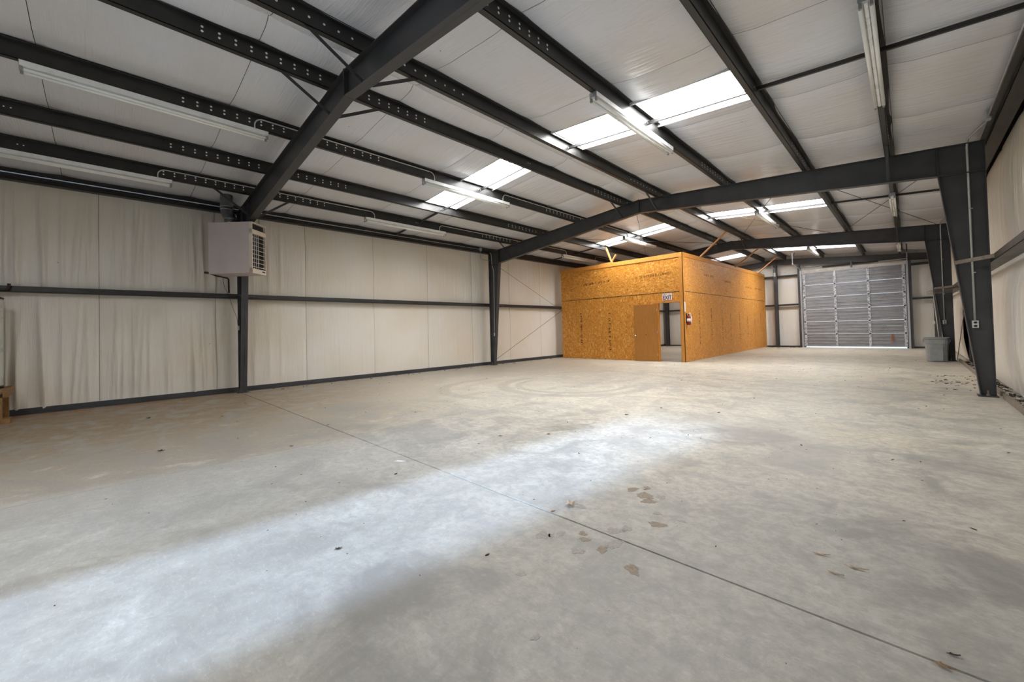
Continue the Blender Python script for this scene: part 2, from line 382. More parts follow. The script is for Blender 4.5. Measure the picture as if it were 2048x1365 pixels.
for (xa, xb) in ((-.45, XR), (XR, W+.45)):
    obj('roof_deck', MB().hexa([(xa, -5.4, zr(xa)+.36), (xb, -5.4, zr(xb)+.36), (xb, 25.6, zr(xb)+.36), (xa, 25.6, zr(xa)+.36)], [(xa, -5.4, zr(xa)+.38), (xb, -5.4, zr(xb)+.38), (xb, 25.6, zr(xb)+.38), (xa, 25.6, zr(xa)+.38)]), 'dark_panel', ce)
# ---- skylights (translucent ribbed roof panels)
SKL = ['', 'left slope, nearest bay with the two hanging tubes', 'left slope above the wooden room', 'left slope at the far end above the wooden room',
       'right slope, unseen one added to brighten the near bay', 'right slope, largest bright panel near the ridge', 'right slope in the middle bay', 'right slope in front of the overhead door']
wn = 0
for side in (0, 1):
    for si, (ya, yb) in enumerate(SKY):
        if side == 0 and ya < 0: continue
        wn += 1; xa, xb = SKX[side]
        def fn(u, v):
            xx = xa+(xb-xa)*u; yy = ya+(yb-ya)*v
            rib = .022*max(0, math.sin(v*math.pi*6))**3
            return (xx, yy, zr(xx)+.285+rib)
        wo = empty('window_%d' % wn, ((xa+xb)/2, (ya+yb)/2, zr((xa+xb)/2)+.2), kind='structure', label='translucent skylight panel, ' + SKL[side*4+si], category='skylight')
        obj('panel', MB().grid(fn, 3, 24), 'skylight', wo, smooth=True)
        mb = MB()
        for yy, sg in ((ya, -1), (yb, 1)):
            mb.hexa([(xa, yy, zr(xa)+.155), (xb, yy, zr(xb)+.155), (xb, yy+sg*.02, zr(xb)+.155), (xa, yy+sg*.02, zr(xa)+.155)], [(xa, yy, zr(xa)+.34), (xb, yy, zr(xb)+.34), (xb, yy+sg*.02, zr(xb)+.34), (xa, yy+sg*.02, zr(xa)+.34)])
        for xx, sg in ((xa, -1), (xb, 1)):
            mb.hexa([(xx, ya, zr(xx)+.17), (xx+sg*.02, ya, zr(xx)+.17), (xx+sg*.02, yb, zr(xx)+.17), (xx, yb, zr(xx)+.17)], [(xx, ya, zr(xx)+.34), (xx+sg*.02, ya, zr(xx)+.34), (xx+sg*.02, yb, zr(xx)+.34), (xx, yb, zr(xx)+.34)])
        obj('lining', mb, 'white_wrap', wo)

# ---- walls: draped insulation blankets between girts
def wall_blankets(name, xw, inward, ys, amp, folds, lab, bulge=0.0, ztop=4.17, skip=()):
    wo = empty(name, (xw, 10, 0), kind='structure', label=lab, category='wall')
    for k in range(len(ys)-1):
        ya, yb = ys[k]+.003, ys[k+1]-.003
        if k in skip: continue
        q = random.Random(100+k); am = amp(.5*(ya+yb))
        fl_ = [(q.uniform(ya, yb), q.uniform(.010, .040), q.uniform(.15, 1.)**1.2*am, q.uniform(.3, 3.5), q.uniform(-.06, .06)) for _ in range(int(folds))]
        def fn(u, v, ya=ya, yb=yb, fl_=fl_):
            y = ya+(yb-ya)*u; z = .03+(ztop-.03)*v
            d = 0.0
            t = z/2.2 if z < 2.2 else (z-2.2)/(ztop-2.2)
            pin = max(0., 1-abs(2*t-1))
            d += (.015+bulge*(1 if z < 2.2 else .45))*min(1, pin*1.6)**.8
            for (fy, fw_, fa, fz, sl) in fl_:
                zz = z if z < 2.2 else z-2.2
                g = math.exp(-((y-fy-sl*(zz-1))/fw_)**2) * math.exp(-((zz-.2)/ (fz*.55+.35))**2)
                d += fa*g*min(1, (.03+pin*2.4))
            d -= .018*abs(2*u-1)**10
            return (xw+inward*d, y, z)
        obj('insulation_blanket', MB().grid(fn, 76, 44), 'ins_y', wo, smooth=True)
    obj('metal_cladding', MB().box(xw-inward*.14, xw-inward*.12, YN-.4, 25.5, -.2, 4.5), 'dark_panel', wo)
    return wo
ysL = [-5.0, -3.62, -1.79, .04, 1.86, 3.76, 5.61, 7.45, 9.30, 11.2, 13.03, 14.86, 16.7, 18.5, 20.35, 22.2, 24.0, 25.2]
wall_blankets('wall_left', -.20, 1, ysL, lambda y: .062 if y < 2 else (.016 if y < 3.9 else .006), 30, 'long left wall lined with wrinkled white insulation')
ysR = [-5.0, -3.6, -1.8, 0, 1.9, 3.7, 5.5, 7.3, 9.15, 10.98, 12.8, 14.6, 16.15, 17.9, 19.7, 21.5, 23.4, 25.2]
wall_blankets('wall_right', 12.25, -1, ysR, lambda y: .02, 12, 'right wall lined with bulging shiny insulation', bulge=.085, skip=(12,))
def end_wall(name, yw, inward, lab, openings):
    wo = empty(name, (XR, yw, 0), kind='structure', label=lab, category='wall')
    xs = [-.2]; 
    while xs[-1]+1.83 < 12.2: xs.append(xs[-1]+1.83)
    xs.append(12.25)
    cuts = sorted(set(xs + [o[0] for o in openings] + [o[1] for o in openings]))
    for k, (xa, xb) in enumerate(zip(cuts[:-1], cuts[1:])):
        if xb-xa < .02: continue
        z0 = .03
        for (oa, ob, oz) in openings:
            if xa >= oa-.001 and xb <= ob+.001: z0 = oz
        q = random.Random(300+k); fl_ = [(q.uniform(xa, xb), q.uniform(.01, .03), q.uniform(.002, .008)) for _ in range(6)]
        def fn(u, v, xa=xa, xb=xb, z0=z0, fl_=fl_):
            x = xa+.003+(xb-xa-.006)*u; zt = zr(x)+.19; z = z0+(zt-z0)*v
            d = .02*math.sin(math.pi*min(1, z/4.2*2 % 1)) + sum(a*math.exp(-((x-c)/w_)**2) for c, w_, a in fl_) - .015*abs(2*u-1)**10
            return (x, yw+inward*d, z)
        mb = MB().grid(fn, 40, 30); mb.f = [tuple(reversed(f)) for f in mb.f] if inward > 0 else mb.f
        obj('insulation_blanket', mb, 'ins_x', wo, smooth=True)
    return wo
DX0, DX1, DZ = 7.20, 10.97, 3.76
eb = end_wall('wall_back', YE+.22, -1, 'far end wall lined with white insulation around the overhead door', [(DX0, DX1, DZ)])
obj('metal_cladding', MB().box(-.4, DX0, YE+.36, YE+.38, -.2, 5.2).box(DX1, 12.5, YE+.36, YE+.38, -.2, 5.2).box(DX0, DX1, YE+.36, YE+.38, DZ, 5.2), 'dark_panel', eb)
NX0, NX1, NZ = 7.38, 8.64, 3.75      # open leaf of the big door; GX0..GX1 is an added gap with slats thinning the sun
GX0, GX1, GZ = 5.5, 7.30, 3.0
ef = end_wall('wall_front', YN, 1, 'near end wall with an open doorway behind the camera', [(NX0, NX1, NZ), (GX0, GX1, GZ)])
for k in range(19): obj('sun_filter_slat', MB().box(GX0+k*.096, GX0+k*.096+.074, YN-.03, YN-.015, 0, GZ), 'galv', ef)  # unseen slats, added to weaken the sun patch beside the open leaf
obj('metal_cladding', MB().box(-.4, GX0, YN-.16, YN-.14, -.2, 5.2).box(GX1, NX0, YN-.16, YN-.14, -.2, 5.2).box(GX0, GX1, YN-.16, YN-.14, GZ, 5.2).box(NX1, 12.5, YN-.16, YN-.14, -.2, 5.2).box(NX0, NX1, YN-.16, YN-.14, NZ, 5.2), 'dark_panel', ef)
# ground outside both doors
obj('outside_apron', MB().box(-30, 42, -60, YN-.35, -.22, -.02), 'apron', kind='structure', label='pale concrete apron outside the open door behind the camera', category='ground')
obj('outside_yard', MB().box(-30, 42, YE+.75, 70, -.22, -.02), 'apron', kind='structure', label='bright ground beyond the overhead door', category='ground')
# base angles
for nm, mb in (('baseboard_left', MB().box(-.2, -.10, YN, 13.9, 0, .012).box(-.2, -.175, YN, 25.1, 0, .105)),
               ('baseboard_back', MB().box(.0, DX0-.1, YE+.12, YE+.2, 0, .07).box(DX1+.1, 12.2, YE+.12, YE+.2, 0, .07))):
    obj(nm, mb, 'steel', kind='structure', label='dark steel base angle along the ' + ('left wall' if 'left' in nm else 'far end wall'), category='base angle')
obj('baseboard_right', MB().box(12.03, 12.07, -4, 9.9, 0, .075).box(12.03, 12.07, 10.16, 17.7, 0, .075), 'sill', kind='structure', label='weathered timber sill lying along the foot of the right wall', category='sill')
obj('dark_wall_opening', MB().box(12.26, 12.30, 16.15, 17.9, 0, 2.12), 'dark_panel', kind='structure', label='black sheet painting the unlit recess where insulation is missing behind the trash can', category='wall')  # flat black sheet stands in for the shade of a recess

# ================================================================== STEEL FRAMES
FW = .13; T = .012; TW = .008
def rigid_frame(y, lab, braces):
    fr = empty('rigid_frame', (XR, y, 0), label=lab, category='steel frame', group='steel rigid frames')
    db, dk, zkb, zrb = .1706, .535, 3.679, 4.2785
    zkt = ZE; zrt = ZE+S*XR
    for sd_ in (0, 1):
        mx = (lambda x: x) if sd_ == 0 else (lambda x: W-x)
        h = FW/2
        mb = MB()
        ztop_in = zkt + S*dk
        # web of column up to the knee, flanges
        mb.prism([(mx(0), y-TW/2, .02), (mx(db), y-TW/2, .02), (mx(dk), y-TW/2, zkb), (mx(0), y-TW/2, zkb-.03)], (0, TW, 0))
        mb.hexa([(mx(0), y-h, .02), (mx(T), y-h, .02), (mx(T), y+h, .02), (mx(0), y+h, .02)], [(mx(0), y-h, zkt), (mx(T), y-h, zkt), (mx(T), y+h, zkt), (mx(0), y+h, zkt)])
        mb.hexa([(mx(db-T), y-h, .02), (mx(db), y-h, .02), (mx(db), y+h, .02), (mx(db-T), y+h, .02)], [(mx(dk-T), y-h, zkb), (mx(dk), y-h, zkb), (mx(dk), y+h, zkb), (mx(dk-T), y+h, zkb)])
        obj('column', mb, 'steel', fr)
        obj('base_plate', MB().box(mx(-.02), mx(db+.03), y-.10, y+.10, 0, .02), 'steel', fr)
        # rafter: web + flanges, knee panel
        mb = MB()
        mb.prism([(mx(0), y-TW/2, zkb-.03), (mx(dk), y-TW/2, zkb), (mx(XR), y-TW/2, zrb), (mx(XR), y-TW/2, zrt), (mx(0), y-TW/2, zkt)], (0, TW, 0))
        mb.hexa([(mx(0), y-h, zkt-T), (mx(0), y+h, zkt-T), (mx(XR), y+h, zrt-T), (mx(XR), y-h, zrt-T)], [(mx(0), y-h, zkt), (mx(0), y+h, zkt), (mx(XR), y+h, zrt), (mx(XR), y-h, zrt)])
        mb.hexa([(mx(dk-.02), y-h, zkb), (mx(dk-.02), y+h, zkb), (mx(XR), y+h, zrb), (mx(XR), y-h, zrb)], [(mx(dk-.02), y-h, zkb+T), (mx(dk-.02), y+h, zkb+T), (mx(XR), y+h, zrb+T), (mx(XR), y-h, zrb+T)])
        obj('rafter', mb, 'steel', fr)
        obj('stiffener', MB().box(mx(dk-.006), mx(dk+.006), y-h, y+h, zkb, ztop_in-.01).beam((mx(0), y, zkb-.035), (mx(dk), y, zkb-.005), FW, .012), 'steel', fr)
    obj('ridge_plate', MB().box(XR-.010, XR+.010, y-FW/2, y+FW/2, zrb-.004, zrt+.012), 'steel', fr)
    for px in braces:
        for s_ in (-1, 1):
            zb_ = (3.679+(min(px, W-px)-.535)*(4.2785-3.679)/(XR-.535)) if min(px, W-px) > .535 else 3.7
            a = Vector((px-.03, y+s_*.68, zr(px)+.03)); b = Vector((px-.03, y+s_*(FW/2-.01), zb_+.03))
            obj('flange_brace', MB().beam(a, b, .042, .005, (0, 0, 1)).beam(a+Vector((.02, 0, -.018)), b+Vector((.02, 0, -.018)), .005, .042, (0, 0, 1)), 'steel', fr)
            obj('brace_tag', MB().beam(a.lerp(b, .45)+Vector((0, -.004*1, -.006)), a.lerp(b, .52)+Vector((0, -.004, -.006)), .03, .004), 'paper', fr) if px in (PUR[3], PUR[4]) and y < 3 and px == PUR[4] else None
    # anchor bolts
    for bx in (.09, W-.09):
        for s_ in (-1, 1): obj('anchor_bolt', MB().tube([(bx, y+s_*.065, .02), (bx, y+s_*.065, .10)], .010, 8).tube([(bx, y+s_*.065, .02), (bx, y+s_*.065, .042)], .021, 6), 'sill', fr)
    return fr
BR = [PUR[0], PUR[3], PUR[4], PUR[7]]
rigid_frame(Y0, 'nearest black steel frame, its rafter crossing the top left above the heater', BR)
rigid_frame(Y1, 'middle black steel frame, its tapered right column with an outlet nearest the right wall', BR)
rigid_frame(Y2, 'third black steel frame, its right column standing behind the grey trash can', BR)

# ---- purlins
PN = ['lowest purlin on the left slope, next above the left eave', 'second purlin up the left slope', 'third purlin up the left slope carrying two hanging tubes lights', 'topmost purlin on the left side of the ridge',
      'topmost purlin on the right side of the ridge', 'purlin on the right slope with the light under the largest skylight', 'right slope purlin at the lower edge of the skylights', 'lowest purlin on the right slope with tube lights at top right']
def lap_holes(mb, face_x, zb, rows, yf):
    for s_ in (-1, 1):
        for k in range(9):
            for z in rows:
                yy = yf+s_*(.18+k*.155)
                c = (face_x, yy, zb+z); pts = [(c[0], c[1]+.0135*math.cos(t*math.pi/4), c[2]+.0135*math.sin(t*math.pi/4)) for t in range(8)]
                mb.prism(pts, (.0015, 0, 0))
for i, px in enumerate(PUR):
    zb = zr(px-.03); t = .006
    pu = empty('roof_purlin', (px, 10, zb), label='dark steel ' + PN[i], category='purlin', group='roof purlins')
    mb = MB().box(px, px+t, YN, 25.0, zb, zb+.2).box(px-.065, px+t, YN, 25.0, zb, zb+t).box(px, px+.065, YN, 25.0, zb+.2-t, zb+.2)
    mb.box(px-.065, px-.060, YN, 25.0, zb, zb+.02).box(px+.060, px+.065, YN, 25.0, zb+.18, zb+.2)
    obj('web_and_flanges', mb, 'purlin', pu)
    hb = MB()
    for yf in (Y0, Y1, Y2): lap_holes(hb, px+t, zb, (.075, .125) if i not in (4,) else (.095,), yf)
    for ym in (-.78, 6.2, 13.9):
        for d in (-.03, .03): hb.prism([(px+t, ym+d+.009*math.cos(q*math.pi/4), zb+.10+.009*math.sin(q*math.pi/4)) for q in range(8)], (.0015, 0, 0))
    obj('bolt_holes', hb, 'hole', pu, kind='stuff')
for nm, xw, sg, lab in (('L', 0, -1, 'dark steel eave strut along the top of the left wall'), ('R', W, 1, 'dark steel eave strut along the top of the right wall')):
    a, b = xw, xw+sg*.006
    o = MB().box(xw+sg*.03, xw+sg*.036, YN, 25.0, ZE-.02, ZE+.20).box(xw+sg*.03, xw+sg*.20, YN, 25.0, ZE-.02, ZE-.014).box(xw+sg*.03, xw+sg*.20, YN, 25.0, ZE+.19, ZE+.196).box(xw-sg*.04, xw+sg*.03, YN, 25.0, ZE+.03, ZE+.036)
    obj('eave_strut', o, 'purlin', label=lab, category='eave strut', group='eave struts')
# ---- girts (horizontal rails on the walls)
def girt_y(xw, sg, z, y0, y1, lab):
    g = empty('wall_girt', (xw, (y0+y1)/2, z), label=lab, category='girt', group='wall girts')
    obj('rail', MB().box(xw, xw+sg*.005, y0, y1, z, z+.10).box(xw, xw+sg*.195, y0, y1, z, z+.006), 'purlin', g)
    return g
girt_y(-.005, -1, 2.15, YN, Y0, 'dark rail across the left wall, nearest stretch beside the white tank')
girt_y(-.005, -1, 2.15, Y0, Y1, 'dark rail across the left wall between the heater column and middle frame')
girt_y(-.005, -1, 2.15, Y1, Y2+7, 'dark rail across the left wall running behind the wooden room')
girt_y(W+.005, 1, 2.15, YN, Y1, 'dark rail across the right wall at the right edge of the picture')
girt_y(W+.005, 1, 2.15, Y1, Y2, 'dark rail across the right wall between the two right hand columns')
girt_y(W+.005, 1, 2.15, Y2, 25.0, 'dark rail across the right wall beyond the trash can')
# kick braces girt-to-column
for (y, lab) in ((Y0, 'flat brace strap at girt height on the heater column'), (Y1, 'flat brace strap at girt height on the middle frame left column')):
    obj('girt_brace', MB().beam((.36, y-.085, 2.19), (.0, y-.66, 2.165), .05, .006).beam((.36, y+.085, 2.19), (.0, y+.66, 2.165), .05, .006).box(.345, .37, y-.09, y+.09, 2.165, 2.215), 'purlin', label=lab, category='brace', group='girt braces')
for (y, lab) in ((Y1, 'steel strap across the middle frame right column at girt height'), (Y2, 'steel strap across the column behind the trash can')):
    obj('girt_brace', MB().beam((W-.37, y-.085, 2.19), (W+.02, y-.42, 2.215), .008, .06).box(W-.39, W-.36, y-.09, y-.03, 2.16, 2.22), 'sill', label=lab, category='brace', group='girt braces')

# ---- sag struts across the purlins
for (ym, lab) in ((6.25, 'thin dark strut line crossing under the nearest skylights'), (13.62, 'thin dark strut line crossing the middle bay roof')):
    so_ = empty('sag_strut', (XR, ym, 4.2), label=lab, category='strut', group='sag struts')
    for st in ([0.0]+PUR[:4], PUR[4:]+[W]):
        for a, b in zip(st[:-1], st[1:]): obj('angle_segment', MB().beam((a, ym, zr(a)+.11), (b, ym, zr(b)+.11), .03, .048), 'purlin', so_)
# ---- rod bracing
def rod(p, q, lab, r=.007):
    obj('brace_rod', MB().tube([p, q], r, 6), 'purlin', label=lab, category='brace rod', group='brace rods')
rod((.08, Y1+.18, 3.72), (.08, Y2-.1, .55), 'thin diagonal rod descending from the middle frame knee on left wall')
rod((.06, Y1+.12, .18), (.06, Y2-.1, 3.7), 'thin diagonal rod rising from the middle frame foot on left wall')
rod((W-.2, Y1+.1, zr(.2)-.02), (W-2.5, Y2-.1, zr(2.5)-.02), 'thin roof rod from the middle frame right knee back toward the ridge')
rod((W-.2, Y2-.1, zr(.2)-.05), (W-2.5, Y1+.1, zr(2.5)-.05), 'thin roof rod ending above the third frame right knee')
rod((W-2.7, Y2-.1, zr(2.7)-.04), (XR+.2, Y1+.1, zr(5.8)-.04), 'thin roof rod beside the hanging light in the middle bay')
rod((XR+.25, Y2-.1, zr(5.7)-.02), (W-2.7, Y1+.1, zr(2.7)-.02), 'thin roof rod crossing in front of the middle bay skylight')
rod((2.4, Y2-.1, zr(2.4)-.02), (XR-.2, Y1+.1, zr(5.7)-.02), 'thin roof rod dropping from the ridge toward the wooden room')
rod((2.4, Y1+.1, zr(2.4)-.05), (XR-.2, Y2-.1, zr(5.7)-.05), 'thin roof rod rising past the light above the wooden room')

# ================================================================== STRIP LIGHTS
def strip_light():
    t = empty('strip_light', (0, 0, 0)); L = 2.44
    obj('housing', MB().prism([(-.055, 0, 0), (.055, 0, 0), (.055, 0, -.062), (.022, 0, -.072), (.012, 0, -.092), (-.012, 0, -.092), (-.022, 0, -.072), (-.055, 0, -.062)], (0, L, 0)), 'white_enamel', t)
    for s_ in (-1, 1):
        obj('tube', MB().tube([(s_*.04, .035, -.098), (s_*.04, L-.035, -.098)], .019, 10), 'tube', t, smooth=True)
        for y in (.012, L-.012): obj('tube_socket', MB().box(s_*.04-.012, s_*.04+.012, y-.012, y+.012, -.122, -.065), 'socket', t)
    for y in (-.004, L+.001): obj('end_cap', MB().box(-.057, .057, y, y+.003, -.066, .002), 'galv', t)
    return t
proto = strip_light(); first = True
LIGHTS = [(0, -1.44, 'white twin tube light nearest the left wall, cut by the left picture edge'), (2, -.54, 'long white twin tube light at upper left, nearest the camera'),
          (0, 4.72, 'white twin tube light low on the left slope right of the heater'), (2, 4.72, 'white twin tube light crossing the left nearest skylight'),
          (5, 4.72, 'white twin tube light under the largest right skylight'), (7, 4.90, 'white twin tube light seen end on at the top right'),
          (0, 12.80, 'white twin tube light lowest above the wooden room left corner'), (2, 12.85, 'white twin tube light under the skylight above the wooden room'),
          (5, 12.85, 'white twin tube light in the middle bay right of the ridge'), (7, 12.85, 'white twin tube light seen end on beyond the middle frame'),
          (5, 20.85, 'white twin tube light farthest right of the ridge, before the overhead door'), (7, 20.85, 'farthest white twin tube light, above the overhead door right side')]
for (pi, y, lab) in LIGHTS:
    o = proto if first else copy_tree(proto); first = False
    px = PUR[pi]; o.location = (px-.035, y, zr(px-.03)-.004); o['label'] = lab; o['category'] = 'light fixture'; o['group'] = 'twin tube strip lights'
# ---- conduits feeding them
def conduit(pts, lab, r=.0105, name='electrical_conduit', mat='emt'):
    return obj(name, MB().tube(pts, r, 7), mat, smooth=True, label=lab, category='conduit', group='electrical conduits')
def run_between(px, ya, yb, lab):
    zb = zr(px-.03); x = px+.022; zt = zb+.155; r = .11
    pts = [(x, ya, zb-.01), (x, ya, zt-r)] + arc((x, ya+r, zt-r), (0, -1, 0), (0, 0, 1), r, 0, math.pi/2) + arc((x, yb-r, zt-r), (0, 0, 1), (0, 1, 0), r, 0, math.pi/2) + [(x, yb, zb-.01)]
    conduit(pts, lab)
run_between(PUR[2], 1.72, 4.95, 'bent conduit linking the upper left light across the nearest frame')
run_between(PUR[0], .80, 4.95, 'bent conduit above the heater linking two lights on lowest purlin')
run_between(PUR[2], 6.93, 13.05, 'bent conduit from the left skylight light past the middle frame')
run_between(PUR[0], 6.93, 13.0, 'bent conduit on the lowest left purlin meeting the middle frame')
run_between(PUR[0], 15.05, 20.9, 'bent conduit on lowest purlin behind the wooden room corner')
conduit([(.02, -4.5, ZE+.075), (.02, Y1-.42, ZE+.075)], 'long straight conduit along the left eave strut')
obj('junction_box', MB().box(-.01, .05, Y1-.50, Y1-.40, ZE+.02, ZE+.13), 'grey_plastic', bevel=.006, label='small grey junction box at the left eave by middle frame', category='junction box')
conduit([(.13, Y1-.09, 4.10), (.13, Y1-.035, 4.05), (.14, Y1-.02, 3.70)] + [(.22, Y1-.02, 3.42), (.225, Y1-.02, 3.30), (.20, Y1-.02, 1.17)], 'conduit running down the middle frame left column')
obj('light_switch', MB().box(.165, .225, Y1-.035, Y1-.008, 1.06, 1.17), 'outlet_plate', bevel=.004, label='small switch box on the middle frame left column', category='switch')
conduit([(.02, Y1-.45, ZE+.02), (.0, Y1-.45, ZE-.20), (.02, Y1-.40, ZE-.28), (.05, Y1-.02, ZE-.30)], 'thin grey cable loop at left eave by the middle frame', .007, mat='socket')
def column_conduit(y, lab1, lab2):
    x = W-.19
    conduit([(W+.01, y-.85, ZE+.09), (W-.02, y-.55, ZE+.12)] + [(W-.10, y-.20, ZE+.13), (x+.01, y-.05, ZE+.08), (x, y-.018, ZE-.05), (x, y-.018, 1.22)], lab1, .0155)
    o = empty('wall_outlet', (x, y-.02, 1.11), label=lab2, category='outlet', group='column outlets')
    obj('cover', MB().box(x-.038, x+.038, y-.06, y-.006, 1.105, 1.225), 'outlet_plate', o, bevel=.005)
    for dz in (-.028, .028):
        obj('receptacle', MB().prism([(x+.021*math.cos(t*math.pi/8), y-.061, 1.165+dz+.018*math.sin(t*math.pi/8)) for t in range(16)], (0, -.004, 0)), 'black', o)
    mb = MB()
    for z in (3.05, 2.0): mb.box(x-.014, x+.034, y-.034, y-.006, z, z+.018)
    obj('conduit_straps', mb, 'galv', label='small straps holding conduit to column with ' + lab2.split(' on ')[-1], category='strap')
column_conduit(Y1, 'pale conduit down the middle frame right column', 'double outlet on the middle frame right column')
column_conduit(Y2, 'pale conduit down the column behind the trash can', 'double outlet on the column behind the trash can')

conduit([(W-.045, 3.0, ZE+.06), (W-.045, Y1-1.02, ZE+.06)], 'straight conduit along the right eave strut')
obj('junction_box', MB().box(W-.075, W-.02, Y1-1.05, Y1-.93, ZE+.0, ZE+.13), 'grey_plastic', bevel=.006, label='small grey junction box at the right eave by middle frame', category='junction box')
# ================================================================== UNIT HEATER
P = Vector((1.25, 2.26, 0)); A = -Vector((rgt.x, rgt.y, 0)).normalized(); B = Vector((fwd.x, fwd.y, 0)).normalized()
LW, LD, HZ0, HZ1 = .91, .47, 2.60, 3.675
hc = P + A*LW/2 + B*LD/2
ht = empty('unit_heater', (hc.x, hc.y, HZ0), label='beige unit heater with louvred face hung before the nearest left column', category='heater')
def hp(a, b, z): v = P + A*a + B*b; return (v.x, v.y, z)
def hbox(a0, a1, b0, b1, z0, z1): return MB().hexa([hp(a0, b0, z0), hp(a0, b1, z0), hp(a1, b1, z0), hp(a1, b0, z0)], [hp(a0, b0, z1), hp(a0, b1, z1), hp(a1, b1, z1), hp(a1, b0, z1)])
obj('cabinet', hbox(.06, LW, 0, LD, HZ0, HZ1), 'heater', ht, bevel=.006)
fr_ = hbox(0, .06, 0, .02, HZ0, HZ1); 
for args in ((0, .06, LD-.02, LD, HZ0, HZ1), (0, .06, 0, LD, HZ0, HZ0+.10), (0, .06, 0, LD, HZ1-.24, HZ1-.15), (0, .06, 0, LD, HZ1-.02, HZ1)):
    t_ = hbox(*args); n0 = len(fr_.v); fr_.v += t_.v; fr_.f += [tuple(i+n0 for i in f) for f in t_.f]
obj('face_frame', fr_, 'heater_trim', ht)
obj('heat_exchanger', hbox(.052, .058, .02, LD-.02, HZ0+.08, HZ1-.02), 'black', ht)
for k in range(8):
    z = HZ0+.13+k*.089
    obj('louver', MB().hexa([hp(.0, .02, z), hp(.0, LD-.02, z), hp(.04, LD-.02, z+.02), hp(.04, .02, z+.02)], [hp(.0, .02, z+.006), hp(.0, LD-.02, z+.006), hp(.04, LD-.02, z+.026), hp(.04, .02, z+.026)]), 'heater_trim', ht)
for k in range(4):
    b_ = .07+k*.065
    obj('vertical_vane', hbox(.036, .05, b_, b_+.006, HZ0+.10, HZ1-.24), 'white_enamel', ht)
obj('name_plate', hbox(-.003, 0, LD-.14, LD-.05, HZ0+.045, HZ0+.068), 'iron', ht)
fx = P + A*.62 + B*.26
pts = [(fx.x, fx.y, HZ1-.01), (fx.x, fx.y, HZ1+.06), (fx.x-.02, fx.y-.015, HZ1+.16), (fx.x-.06, fx.y-.05, HZ1+.27), (fx.x-.075, fx.y-.06, HZ1+.36), (fx.x-.075, fx.y-.06, 4.42)]
obj('flue_pipe', MB().tube(pts, .115, 18), 'ductm', ht, smooth=True)
mb = MB()
for (z, dx, dy) in ((HZ1+.13, -.013, -.01), (HZ1+.34, -.073, -.058), (HZ1+.40, -.075, -.06)): mb.tube([(fx.x+dx, fx.y+dy, z-.008), (fx.x+dx, fx.y+dy, z+.008)], .121, 18)
obj('flue_band', mb, 'galv', ht, smooth=True)
for (a, b) in ((.1, .08), (.1, LD-.08), (.82, LD-.08)):
    q = hp(a, b, 0); obj('hanger_rod', MB().tube([(q[0], q[1], HZ1), (q[0], q[1], zr(q[0])+.01)], .006, 6), 'purlin', ht)
gp = hp(.95, .05, 0)
obj('gas_pipe', MB().tube([hp(.93, .03, HZ0+.02), hp(.90, .18, HZ0-.015), (.16, 2.02, 2.585), (.12, 2.05, 2.565), (.12, 2.055, 2.26)], .016, 8).tube([hp(.93, .03, HZ0+.02), hp(1.0, .0, HZ0+.03)], .022, 8), 'iron', smooth=True, label='rusty black gas pipe bending below the unit heater', category='pipe')
obj('thermostat_wire', MB().tube([(.10, 1.95, 2.62), (.06, 1.98, 2.40), (-.02, 2.06, 2.26), (.03, 2.12, 2.0), (.10, 2.20, 1.70), (.10, 2.22, 1.52)], .004, 5), 'black', smooth=True, label='thin black wire hanging beside the heater column', category='wire')
obj('thermostat', MB().box(.06, .12, 2.215, 2.245, 1.42, 1.52), 'outlet_plate', bevel=.004, label='tiny pale thermostat box on the nearest left column', category='thermostat')

# ================================================================== WOODEN ROOM
OX, OY, OXL = 5.49, 13.96, .22
OYE = 24.95
def otop(y): return 3.80 + .11*(y-OY)/(OYE-OY)
fw_ = empty('wall_partition_front', (2.8, OY, 0), kind='structure', label='orange strand board front wall of the wooden room with doorway', category='wall')
sw_ = empty('wall_partition_side', (OX, 19, 0), kind='structure', label='orange strand board side wall of the wooden room', category='wall')
DO0, DO1, DOZ = 4.585, 5.372, 2.085
ZS = 2.455
xs = [OXL, 1.85-1.22*.5-.03, 1.88, 3.10, 4.32, OX]
xs = [OXL, .60, 1.86, 3.12, 4.34, OX]
for a, b in zip(xs[:-1], xs[1:]):
    if b <= DO0: obj('strand_board', MB().box(a+.0015, b-.0015, OY, OY+.012, .01, ZS), 'osb_v', fw_)
    else: obj('strand_board', MB().box(a+.0015, DO0-.02, OY, OY+.012, .01, ZS).box(DO1+.02, b, OY, OY+.012, .01, ZS).box(DO0-.02, DO1+.02, OY, OY+.012, DOZ+.02, ZS), 'osb_v', fw_)
for a, b in ((OXL, 3.05), (3.05, OX)): obj('strand_board', MB().box(a+.001, b-.001, OY-.004, OY+.010, ZS+.006, 3.66), 'osb_h', fw_)
obj('seam_gap', MB().box(OXL, OX-.11, OY-.0045, OY+.004, ZS-.012, ZS+.006), 'ink', fw_)
obj('top_trim_board', MB().hexa([(OXL, OY-.022, 3.645), (OX, OY-.022, 3.645), (OX, OY, 3.645), (OXL, OY, 3.645)], [(OXL, OY-.022, 3.80), (OX, OY-.022, 3.79), (OX, OY, 3.79), (OXL, OY, 3.80)]), 'trimwood', fw_)
obj('top_plate', MB().box(OXL, OX-.03, OY+.001, OY+.10, 3.77, 3.80), 'lumber', fw_)
obj('corner_board', MB().box(OX-.115, OX+.018, OY-.020, OY-.002, .005, 3.80).box(OX, OX+.018, OY-.02, OY+.12, .005, 3.80), 'trimwood', fw_)
for k in range(9): obj('stud', MB().box(OXL+.05+k*.51, OXL+.09+k*.51, OY+.013, OY+.10, 0, 3.77), 'lumber', fw_)
